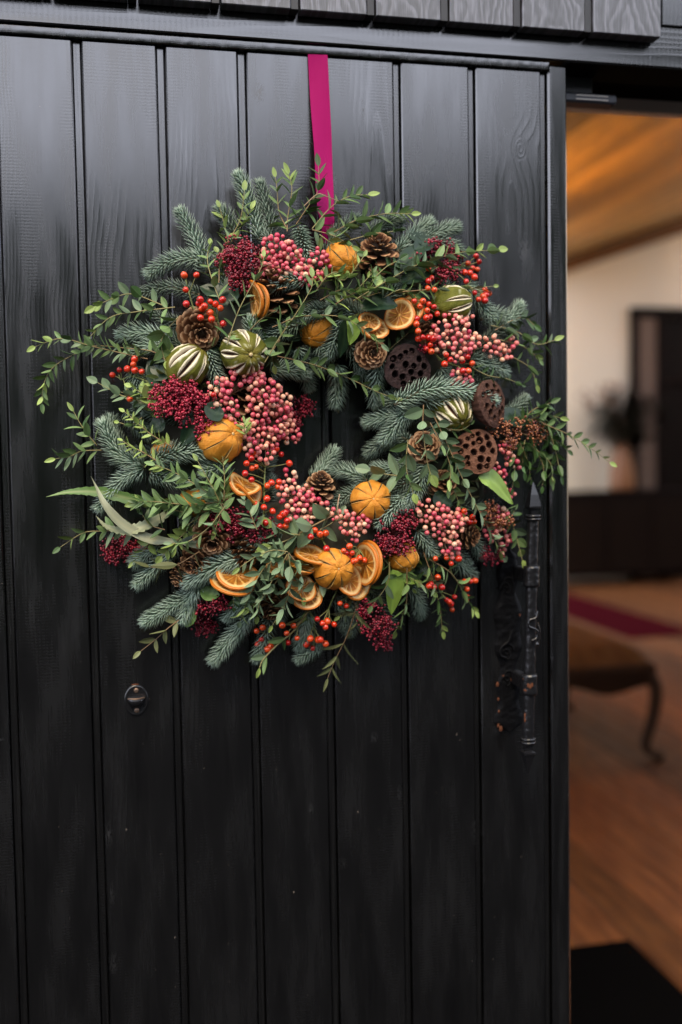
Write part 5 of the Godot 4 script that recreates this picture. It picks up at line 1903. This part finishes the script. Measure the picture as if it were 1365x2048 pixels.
func shoots(w: Node3D) -> void:
	fir(w, [-177, 223, 58, -191, 272, 42, -212, 310, 42], 18, 200, 0.95)
	fir(w, [-183, 243, 49, -222, 243, 42, -258, 223, 42], 18, 220, 1.0)
	fir(w, [-188, 192, 52, -230, 204, 42, -271, 194, 42], 16, 190, 0.55)
	fir(w, [-101, 272, 56, -112, 325, 42, -127, 364, 42], 18, 220, 0.95)
	fir(w, [-80, 259, 50, -85, 311, 42, -97, 354, 42], 17, 200, 0.7)
	fir(w, [-233, 127, 66, -267, 139, 51, -299, 135, 42], 18, 190, 1.15)
	fir(w, [-230, 112, 68, -253, 120, 60, -281, 111, 50], 18, 160, 1.1)
	fir(w, [-47, 287, 75, -43, 264, 85, -33, 238, 92], 18, 130, 1.15)
	fir(w, [-42, 209, 97, -65, 207, 96, -86, 197, 97], 17, 120, 1.1)
	fir(w, [-115, 117, 95, -119, 134, 96, -122, 152, 96], 15, 90, 1.2)
	fir(w, [-182, 110, 91, -175, 86, 92, -166, 63, 92], 18, 140, 1.0)
	fir(w, [103, 259, 60, 134, 289, 42, 158, 307, 42], 18, 180, 0.9)
	fir(w, [142, 278, 42, 175, 294, 42, 200, 302, 42], 18, 180, 0.8)
	fir(w, [159, 282, 42, 190, 276, 42, 206, 265, 42], 17, 120, 0.75)
	fir(w, [210, 215, 51, 230, 193, 51, 253, 164, 50], 20, 180, 1.2)
	fir(w, [256, 140, 55, 286, 164, 42, 302, 186, 42], 17, 160, 0.95)
	fir(w, [235, 163, 49, 265, 172, 42, 294, 161, 42], 17, 150, 0.8)
	fir(w, [210, 100, 72, 239, 93, 66, 269, 82, 59], 18, 170, 1.0)
	fir(w, [161, 88, 76, 173, 70, 76, 180, 47, 76], 18, 150, 0.95)
	fir(w, [87, 32, 92, 129, 52, 104, 178, 53, 106, 235, 37, 98], 21, 330, 1.25)
	fir(w, [133, 39, 92, 170, 35, 94, 202, 28, 93], 18, 160, 1.15)
	fir(w, [105, 19, 69, 81, 16, 57, 58, 9, 42], 18, 180, 1.15)
	fir(w, [112, 25, 80, 96, 4, 73, 77, -18, 65], 20, 200, 1.2)
	fir(w, [102, -14, 63, 81, -21, 54, 59, -36, 43], 18, 180, 0.75)
	fir(w, [122, 40, 77, 101, 37, 71, 80, 41, 64], 18, 150, 0.9)
	fir(w, [8, 94, 61, 13, 68, 46, 10, 38, 42], 20, 190, 1.15)
	fir(w, [74, 102, 76, 67, 78, 69, 66, 38, 56], 20, 190, 1.1)
	fir(w, [17, 155, 83, 4, 127, 78, -8, 105, 71], 18, 170, 1.1)
	fir(w, [-18, 121, 68, -10, 103, 63, -16, 89, 57], 18, 130, 0.9)
	fir(w, [-93, 82, 76, -67, 84, 71, -38, 79, 63], 17, 190, 1.25)
	fir(w, [-51, 117, 69, -41, 89, 60, -31, 63, 45], 18, 160, 0.95)
	fir(w, [-53, 147, 83, -78, 137, 83, -106, 119, 83], 18, 170, 1.1)
	fir(w, [-8, 170, 80, -30, 166, 80, -52, 155, 79], 18, 150, 0.9)
	fir(w, [45, 156, 83, 24, 170, 84, -2, 178, 84], 18, 150, 0.95)
	fir(w, [-27, -77, 52, -10, -57, 42, 6, -34, 42], 18, 170, 1.05)
	fir(w, [52, -78, 59, 29, -65, 45, 5, -61, 42], 18, 170, 1.05)
	fir(w, [42, -95, 61, 17, -102, 60, -5, -114, 64], 17, 140, 0.9)
	fir(w, [135, -56, 95, 119, -89, 95, 101, -115, 95], 21, 220, 1.25)
	fir(w, [98, -103, 96, 80, -119, 96, 62, -139, 97], 20, 160, 1.3)
	fir(w, [110, -56, 76, 88, -63, 71, 64, -62, 63], 18, 170, 1.0)
	fir(w, [125, -71, 75, 98, -89, 73, 86, -107, 74], 17, 130, 0.8)
	fir(w, [120, -152, 88, 132, -171, 86, 147, -189, 82], 18, 140, 1.1)
	fir(w, [-272, -52, 66, -306, -34, 58, -327, 8, 58], 20, 290, 1.1)
	fir(w, [-306, -20, 47, -316, -5, 42, -317, 16, 42], 18, 150, 0.8)
	fir(w, [-273, -54, 65, -304, -71, 52, -336, -108, 52], 18, 240, 1.15)
	fir(w, [-283, 91, 52, -278, 68, 58, -268, 46, 64], 18, 170, 1.0)
	fir(w, [-264, -45, 75, -224, -32, 84, -178, -33, 86], 21, 300, 1.2)
	fir(w, [-265, -60, 64, -245, -69, 69, -217, -75, 74], 17, 150, 0.85)
	fir(w, [-152, -47, 82, -172, -54, 84, -189, -61, 84], 18, 150, 1.0)
	fir(w, [-294, 29, 54, -281, 8, 60, -264, -7, 66], 17, 150, 0.8)
	fir(w, [-229, -164, 64, -258, -194, 42, -285, -220, 42], 18, 220, 1.1)
	fir(w, [-254, -164, 50, -275, -178, 42, -289, -189, 42], 17, 150, 0.9)
	fir(w, [-142, -185, 89, -178, -196, 82, -214, -218, 63], 23, 320, 1.15)
	fir(w, [-200, -223, 59, -211, -250, 42, -223, -274, 42], 20, 200, 1.3)
	fir(w, [-209, -239, 42, -241, -256, 42, -276, -275, 42], 18, 220, 1.2)
	fir(w, [-123, -267, 56, -148, -301, 42, -178, -337, 42], 20, 300, 1.0)
	fir(w, [-121, -239, 72, -140, -254, 64, -158, -273, 48], 18, 180, 1.05)
	fir(w, [-43, -270, 65, -44, -298, 52, -51, -322, 42], 20, 190, 1.1)
	fir(w, [-21, -316, 42, -32, -330, 42, -53, -343, 42], 16, 130, 0.9)
	fir(w, [-81, -144, 87, -110, -153, 88, -135, -167, 87], 18, 200, 1.1)
	fir(w, [-96, -274, 46, -104, -311, 42, -116, -339, 42], 17, 160, 0.8)
	fir(w, [-40, -213, 75, -55, -220, 74, -77, -223, 72], 16, 110, 0.8)
	fir(w, [173, -185, 68, 196, -210, 57, 221, -228, 42], 17, 150, 0.7)
	fir(w, [110, -235, 66, 128, -260, 56, 136, -286, 42], 17, 150, 0.85)
	fir(w, [21, -254, 68, 26, -282, 59, 24, -306, 47], 18, 160, 0.8)
	fir(w, [-2, -245, 70, 14, -273, 62, 15, -293, 54], 17, 130, 0.75)
	fir(w, [201, -155, 67, 219, -176, 59, 231, -196, 50], 17, 130, 0.85)
	fir(w, [-147, 183, 70, -153, 212, 64, -159, 242, 54], 17, 150, 0.8)
	fir(w, [-135, 281, 42, -145, 302, 42, -156, 316, 42], 17, 130, 0.7)
	fir(w, [3, 276, 52, 28, 297, 43, 47, 308, 42], 17, 150, 0.7)
	fir(w, [66, 287, 43, 89, 302, 42, 112, 311, 42], 17, 150, 0.65)
	fir(w, [79, 186, 76, 103, 205, 73, 127, 217, 68], 18, 150, 0.8)
	fir(w, [27, 121, 67, 43, 93, 60, 56, 71, 55], 17, 130, 0.8)
	fir(w, [161, 11, 75, 153, -12, 75, 160, -34, 76], 17, 140, 0.8)
	fir(w, [262, 10, 58, 290, 26, 48, 309, 42, 42], 17, 140, 0.65)
	strap(w, [-229, -158, 70, -268, -153, 72, -305, -131, 80, -328, -103, 88, -339, -79, 80, -346, -63, 70], 14, 1, 0.0, [-0.2, 0.3, 1, 0.9, 0.15, 0.5], "long pale curling leaf at the lower left")
	strap(w, [-235, -115, 60, -267, -132, 72, -299, -141, 74, -326, -135, 70, -341, -119, 66], 15, 2, 0.5, [0, 0.5, 1, 0.1, 0.7, 0.7], "pale toothed leaf curling at the lower left")
	strap(w, [-235, -103, 62, -280, -99, 60, -335, -86, 58, -376, -85, 60, -408, -91, 58], 15, 0, 0.25, [0, -0.5, 1, 0.1, 0.75, 0.7], "long narrow green leaf pointing left")
	broad(w, [209, -76, 107, 233, -81, 101, 275, -118, 76], 34, [0.1, 0.45, 0.9], 1, "broad_leaf", "bright green leaf on the right below the lotus pod")
	broad(w, [79, -208, 97, 83, -231, 92, 82, -277, 75], 30, [0.1, 0.1, 1], 1, "broad_leaf", "bright green leaf at the bottom right")
	broad(w, [92, -217, 91, 104, -221, 88, 123, -230, 83], 22, [0.2, 0.4, 0.9], 1, "broad_leaf", "")
	broad(w, [16, 157, 110, 24, 141, 108, 19, 117, 103], 22, [0.2, 0.1, 1], 1, "broad_leaf", "")
	broad(w, [-231, 89, 88, -250, 82, 84, -264, 96, 76], 34, [-0.3, 0.3, 0.9], 0, "broad_leaf", "")
	broad(w, [-242, 63, 90, -252, 72, 86, -263, 90, 79], 30, [-0.1, 0.6, 0.8], 0, "broad_leaf", "")
	broad(w, [-216, 20, 96, -206, 4, 97, -222, -24, 95], 30, [0.1, 0.2, 1], 0, "broad_leaf", "")
	broad(w, [-243, 12, 87, -252, 7, 85, -264, -2, 81], 26, [-0.2, 0.4, 0.9], 0, "broad_leaf", "")
	broad(w, [-189, 33, 111, -174, 22, 110, -162, 20, 109], 30, [0.1, 0.4, 0.9], 0, "broad_leaf", "")
	broad(w, [-153, 172, 95, -167, 188, 90, -190, 200, 81], 30, [-0.1, 0.5, 0.85], 0, "broad_leaf", "")
	broad(w, [-139, 179, 96, -148, 194, 92, -141, 223, 86], 24, [-0.4, 0.2, 0.9], 0, "broad_leaf", "")
	broad(w, [89, 173, 108, 61, 176, 109, 33, 167, 109], 30, [0, 0.55, 0.8], 0, "broad_leaf", "")
	broad(w, [11, 152, 107, 11, 128, 103, 6, 100, 93], 22, [0.3, 0.1, 0.95], 0, "broad_leaf", "")
	broad(w, [126, 260, 72, 147, 277, 56, 119, 284, 60], 30, [0.1, 0.4, 0.9], 0, "broad_leaf", "")
	broad(w, [90, 223, 91, 121, 252, 77, 145, 270, 61], 30, [-0.1, 0.6, 0.8], 0, "broad_leaf", "")
	broad(w, [97, 209, 93, 129, 222, 86, 166, 248, 66], 26, [0.1, 0.6, 0.8], 0, "broad_leaf", "")
	broad(w, [252, 13, 83, 281, 13, 72, 310, 18, 55], 36, [0.1, 0.5, 0.85], 0, "broad_leaf", "")
	broad(w, [145, -96, 97, 156, -108, 97, 172, -116, 95], 34, [0, 0.5, 0.9], 0, "broad_leaf", "")
	broad(w, [114, -118, 97, 112, -136, 97, 115, -151, 97], 26, [0.3, 0.2, 0.9], 0, "broad_leaf", "")
	broad(w, [-198, -230, 63, -185, -236, 65, -171, -238, 69], 24, [0, 0.5, 0.9], 4, "broad_leaf", "")
	broad(w, [-219, -286, 45, -213, -268, 45, -216, -257, 45], 20, [0, 0.2, 1], 4, "broad_leaf", "")

func sprigs_long(w: Node3D) -> void:
	sprig(w, [-231, 85, 96, -254, 107, 86, -292, 115, 62, -337, 118, 62, -362, 107, 62, -392, 89, 62, -406, 65, 62, -409, 39, 62], 18, 0, 0, 11.5, 0.9, 0.06, true)
	sprig(w, [-264, 98, 84, -302, 108, 70, -341, 117, 70, -380, 127, 70, -414, 116, 70], 17, 0, 0, 11.5, 0.9, 0.06, true)
	sprig(w, [137, 18, 117, 158, -27, 119, 178, -71, 118, 206, -120, 109, 236, -163, 89, 268, -200, 50], 17, 1, 4, 13, 0.9, 0.06, true)
	sprig(w, [258, 2, 88, 308, 11, 64, 345, -2, 64, 373, -14, 64, 407, -34, 64, 440, -57, 64], 18, 0, 0, 13, 0.9, 0.06, true)
	sprig(w, [23, 178, 115, 62, 201, 112, 110, 228, 101, 143, 241, 89, 200, 260, 66, 258, 265, 66], 21, 1, 0, 14, 0.9, 0.06, true)
	sprig(w, [-158, 113, 125, -146, 148, 124, -134, 174, 123, -108, 220, 117, -103, 236, 112], 18, 0, 0, 14, 0.9, 0.06, true)
	sprig(w, [-105, 91, 115, -84, 125, 118, -62, 156, 120, -39, 192, 120, -36, 208, 119], 18, 0, 0, 13, 0.9, 0.06, true)
	sprig(w, [-85, 101, 100, -52, 95, 93, -22, 88, 85, 23, 72, 77, 61, 53, 83, 86, 42, 92], 20, 0, 0, 13, 0.9, 0.06, true)
	sprig(w, [-94, 139, 118, -54, 154, 118, 1, 155, 118, 37, 137, 116, 62, 117, 115], 18, 0, 0, 13, 0.9, 0.06, true)
	sprig(w, [124, 31, 115, 123, -5, 114, 128, -52, 117, 133, -70, 118], 21, 1, 4, 13, 0.9, 0.06, true)
	sprig(w, [132, 5, 120, 155, -41, 123, 161, -64, 123, 158, -89, 123], 20, 0, 0, 13, 0.9, 0.06, true)
	sprig(w, [102, -19, 108, 98, -59, 111, 106, -96, 117], 22, 1, 0, 13, 0.9, 0.06, true)
	sprig(w, [97, 193, 107, 148, 199, 99, 195, 203, 85, 252, 212, 60], 17, 0, 0, 15, 0.9, 0.06, true)
	sprig(w, [-225, 170, 83, -280, 165, 66, -314, 157, 66, -341, 131, 66], 17, 0, 0, 12, 0.9, 0.06, true)
	sprig(w, [-242, 174, 74, -283, 191, 60, -310, 184, 60, -334, 173, 60], 18, 1, 0, 13, 0.9, 0.06, true)
	sprig(w, [-262, 33, 91, -287, 44, 79, -306, 51, 66, -333, 67, 62], 20, 1, 4, 13, 0.9, 0.06, true)
	sprig(w, [-331, -27, 56, -358, -28, 56, -374, -35, 56, -393, -38, 56], 19, 0, 0, 11, 0.9, 0.06, true)
	sprig(w, [-337, -20, 58, -348, -6, 58, -359, 11, 58, -367, 27, 58], 21, 0, 0, 12, 0.9, 0.06, true)
	sprig(w, [-165, -107, 119, -199, -81, 118, -232, -60, 114, -258, -49, 108], 20, 0, 0, 8.5, 0.9, 0.06, true)
	sprig(w, [-166, -116, 121, -180, -85, 121, -201, -45, 121], 18, 0, 0, 9, 0.9, 0.06, true)
	sprig(w, [-172, -102, 117, -220, -104, 112, -267, -99, 96, -286, -101, 85], 21, 0, 0, 8.5, 0.9, 0.06, true)
	sprig(w, [-179, -113, 110, -213, -116, 106, -243, -110, 98, -267, -105, 89], 20, 0, 0, 9, 0.9, 0.06, true)
	sprig(w, [-281, -139, 64, -309, -140, 64, -330, -141, 64, -358, -142, 64, -390, -161, 64], 20, 0, 0, 13, 0.9, 0.06, true)

func sprigs_short(w: Node3D) -> void:
	sprig(w, [-221, 155, 94, -237, 137, 93, -246, 119, 93, -241, 94, 99], 19, 1, 0, 11, 0.9, 0.06, true)
	sprig(w, [-235, -24, 105, -250, -15, 102, -265, -5, 97, -281, 10, 90, -297, 25, 80], 13, 0, 2, 7, 0.9, 0.06, true)
	sprig(w, [-255, -44, 99, -276, -30, 92, -289, -24, 86, -301, -15, 78], 13, 0, 2, 7, 0.9, 0.06, true)
	sprig(w, [-274, 17, 87, -290, 7, 80, -305, 11, 70], 14, 0, 0, 9, 0.9, 0.06, true)
	sprig(w, [-165, -107, 125, -189, -137, 121, -219, -157, 111, -238, -158, 104], 19, 0, 0, 14, 0.9, 0.06, true)
	sprig(w, [-200, -171, 99, -234, -192, 79, -262, -196, 54, -279, -191, 48], 27, 2, 3, 18, 0.9, 0.06, true)
	sprig(w, [-229, -274, 50, -246, -286, 50, -261, -299, 50, -284, -316, 50], 20, 0, 3, 17, 0.9, 0.06, true)
	sprig(w, [-82, -175, 123, -112, -195, 120, -132, -234, 108, -144, -275, 82], 20, 0, 4, 10, 0.9, 0.06, true)
	sprig(w, [-80, -177, 125, -101, -213, 120, -118, -246, 108, -121, -266, 97], 20, 0, 4, 10, 0.9, 0.06, true)
	sprig(w, [-79, -176, 127, -75, -214, 123, -83, -250, 113, -99, -281, 95], 20, 0, 4, 10, 0.9, 0.06, true)
	sprig(w, [-78, -175, 123, -62, -200, 122, -57, -240, 114], 21, 0, 4, 11, 0.9, 0.06, true)
	sprig(w, [-79, -174, 121, -101, -171, 121, -125, -180, 119, -146, -194, 115], 19, 0, 4, 10, 0.9, 0.06, true)
	sprig(w, [-79, -180, 117, -93, -214, 112, -111, -236, 105, -131, -254, 94], 19, 0, 4, 10, 0.9, 0.06, true)
	sprig(w, [-11, -127, 99, -44, -142, 104, -76, -158, 107, -99, -166, 107], 30, 1, 4, 17, 1.4, 0.06, true)
	sprig(w, [-59, -152, 108, -88, -147, 108, -98, -140, 108], 30, 1, 4, 17, 1.2, 0.06, true)
	sprig(w, [-45, -265, 84, -64, -296, 66, -87, -317, 56, -108, -337, 56, -114, -349, 56], 24, 0, 0, 26, 1.6, 0.06, true)
	sprig(w, [26, -262, 89, 16, -308, 65, 2, -343, 50, -11, -372, 50], 32, 2, 3, 19, 0.9, 0.06, true)
	sprig(w, [125, -184, 103, 145, -232, 87, 164, -277, 55, 170, -311, 48], 18, 0, 0, 12, 0.9, 0.06, true)
	sprig(w, [72, -195, 107, 70, -227, 102, 49, -260, 93], 20, 0, 0, 13, 0.9, 0.06, true)
	sprig(w, [99, -202, 104, 102, -252, 90, 99, -278, 78, 93, -305, 60], 18, 0, 0, 12, 0.9, 0.06, true)
	sprig(w, [134, -194, 98, 174, -219, 82, 205, -257, 52, 221, -282, 52], 18, 0, 0, 13, 0.9, 0.06, true)
	sprig(w, [287, 6, 75, 318, 26, 56, 345, 36, 56], 21, 0, 1, 12, 0.9, 0.06, true)
	sprig(w, [324, 2, 56, 344, -13, 56, 354, -40, 56, 362, -77, 56], 19, 0, 1, 12, 0.9, 0.06, true)
	sprig(w, [309, -13, 62, 326, -40, 50, 336, -63, 50, 334, -92, 50], 17, 0, 1, 10, 0.9, 0.06, true)
	sprig(w, [287, -25, 75, 304, -51, 62, 316, -82, 48], 17, 0, 1, 10, 0.9, 0.06, true)
	sprig(w, [298, -21, 69, 293, -44, 70, 298, -70, 64], 17, 0, 1, 9, 0.9, 0.06, true)
	sprig(w, [277, -6, 80, 330, -21, 50, 355, -21, 50, 376, -37, 50], 18, 0, 1, 10, 0.9, 0.06, true)
	sprig(w, [268, -28, 84, 278, -58, 77, 275, -93, 74], 17, 0, 1, 10, 0.9, 0.06, true)
	sprig(w, [292, 2, 72, 331, 18, 58, 360, 13, 58], 19, 0, 0, 11, 0.9, 0.06, true)
	sprig(w, [309, -28, 61, 346, -56, 52, 350, -87, 52], 17, 0, 0, 11, 0.9, 0.06, true)
	sprig(w, [242, 151, 76, 291, 145, 56, 323, 126, 56, 352, 132, 56], 20, 0, 0, 12, 0.9, 0.06, true)
	sprig(w, [249, 144, 75, 287, 163, 50, 307, 167, 50, 322, 156, 50], 19, 0, 1, 11, 0.9, 0.06, true)
	sprig(w, [256, 130, 75, 298, 125, 51, 316, 116, 50, 329, 103, 50], 18, 0, 0, 12, 0.9, 0.06, true)
	sprig(w, [282, 104, 67, 311, 92, 54, 319, 79, 54, 323, 65, 54], 17, 0, 0, 13, 0.9, 0.06, true)
	sprig(w, [201, 88, 98, 230, 75, 93, 265, 71, 81, 293, 63, 68], 15, 0, 1, 14, 0.9, 0.06, true)
	sprig(w, [262, -123, 74, 286, -155, 50, 300, -206, 50], 20, 1, 0, 14, 0.9, 0.06, true)
	sprig(w, [4, 281, 81, 40, 302, 66, 86, 314, 62, 124, 315, 62], 20, 0, 0, 10, 0.9, 0.06, true)
	sprig(w, [-28, 285, 78, 4, 321, 60, 33, 338, 60, 59, 341, 60], 20, 0, 0, 11, 0.9, 0.06, true)
	sprig(w, [-50, 292, 73, -32, 318, 58, -14, 346, 58, -13, 379, 58], 20, 0, 1, 10, 0.9, 0.06, true)
	sprig(w, [-64, 280, 78, -61, 302, 65, -53, 344, 60, -57, 365, 60], 20, 0, 0, 11, 0.9, 0.06, true)
	sprig(w, [-65, 287, 74, -72, 314, 56, -74, 344, 56, -76, 361, 56], 19, 0, 0, 12, 0.9, 0.06, true)
	sprig(w, [-29, 282, 85, 2, 273, 90, 26, 258, 95], 20, 0, 0, 11, 0.9, 0.06, true)
	sprig(w, [-19, 275, 87, 2, 260, 93, 32, 249, 96], 18, 0, 0, 11, 0.9, 0.06, true)
	sprig(w, [26, 269, 85, 57, 279, 78, 81, 284, 72, 107, 291, 62], 17, 0, 1, 11, 0.9, 0.06, true)
	sprig(w, [-164, 203, 91, -158, 247, 76, -130, 296, 62, -122, 339, 62], 17, 0, 0, 13, 0.9, 0.06, true)
	sprig(w, [-152, 251, 76, -134, 280, 64, -122, 299, 58, -113, 314, 58], 16, 0, 2, 11, 0.9, 0.06, true)
	sprig(w, [-148, 268, 67, -151, 293, 54, -157, 316, 54], 16, 0, 2, 12, 0.9, 0.06, true)
	sprig(w, [-164, 178, 99, -173, 207, 90, -178, 238, 75, -173, 261, 63], 17, 0, 0, 12, 0.9, 0.06, true)
	sprig(w, [-32, 189, 115, -10, 215, 112, 11, 207, 113, 41, 242, 105], 15, 0, 2, 9, 0.9, 0.06, true)
	sprig(w, [-25, 178, 113, 4, 193, 113, 26, 193, 112, 53, 219, 108], 15, 0, 0, 8, 0.9, 0.06, true)
	sprig(w, [-4, 172, 113, 18, 186, 113, 40, 194, 112, 55, 201, 111], 15, 0, 2, 8, 0.9, 0.06, true)
	sprig(w, [-17, 207, 111, -4, 218, 110, 12, 215, 110], 14, 0, 0, 8, 0.9, 0.06, true)
	sprig(w, [51, 207, 106, 75, 229, 100, 97, 241, 94], 20, 1, 1, 12, 0.9, 0.06, true)
	sprig(w, [145, 226, 85, 168, 239, 73, 185, 237, 68], 19, 1, 1, 12, 0.9, 0.06, true)
	sprig(w, [91, -71, 103, 70, -68, 96, 51, -62, 85], 26, 1, 4, 16, 0.9, 0.06, true)
	sprig(w, [-121, -142, 117, -129, -121, 116, -137, -100, 116], 20, 0, 4, 7, 0.9, 0.06, true)
	sprig(w, [-166, -99, 111, -164, -72, 110, -166, -40, 110], 20, 2, 0, 9, 0.9, 0.06, true)
	sprig(w, [-134, -10, 116, -136, 0, 117, -136, 8, 117], 13, 0, 2, 5, 0.9, 0.06, true)
	sprig(w, [17, -244, 87, 34, -276, 75, 25, -300, 63], 24, 2, 3, 16, 0.9, 0.06, true)
	sprig(w, [-28, -146, 98, -9, -136, 96, 2, -126, 93], 24, 1, 4, 14, 0.9, 0.06, true)
	sprig(w, [-22, -212, 95, -40, -230, 92, -49, -267, 81], 22, 0, 4, 15, 0.9, 0.06, true)
	sprig(w, [-182, -99, 115, -172, -120, 114, -179, -141, 112], 17, 0, 0, 10, 0.9, 0.06, true)
	sprig(w, [-247, -140, 87, -267, -133, 78, -277, -119, 76], 17, 0, 1, 11, 0.9, 0.06, true)
	sprig(w, [-268, -159, 68, -279, -174, 48, -289, -185, 48], 15, 0, 2, 11, 0.9, 0.06, true)
	sprig(w, [-81, 124, 102, -92, 106, 100, -90, 89, 96], 18, 1, 0, 11, 0.9, 0.06, true)
	sprig(w, [-124, 136, 107, -110, 150, 107, -92, 161, 107], 15, 0, 1, 9, 0.9, 0.06, true)
	sprig(w, [64, 181, 105, 95, 197, 101, 117, 190, 100], 18, 0, 1, 11, 0.9, 0.06, true)
	sprig(w, [255, -141, 73, 275, -139, 63, 284, -128, 61], 15, 0, 1, 10, 0.9, 0.06, true)
	sprig(w, [168, -5, 101, 187, -5, 101, 199, 2, 100], 15, 0, 1, 10, 0.9, 0.06, true)
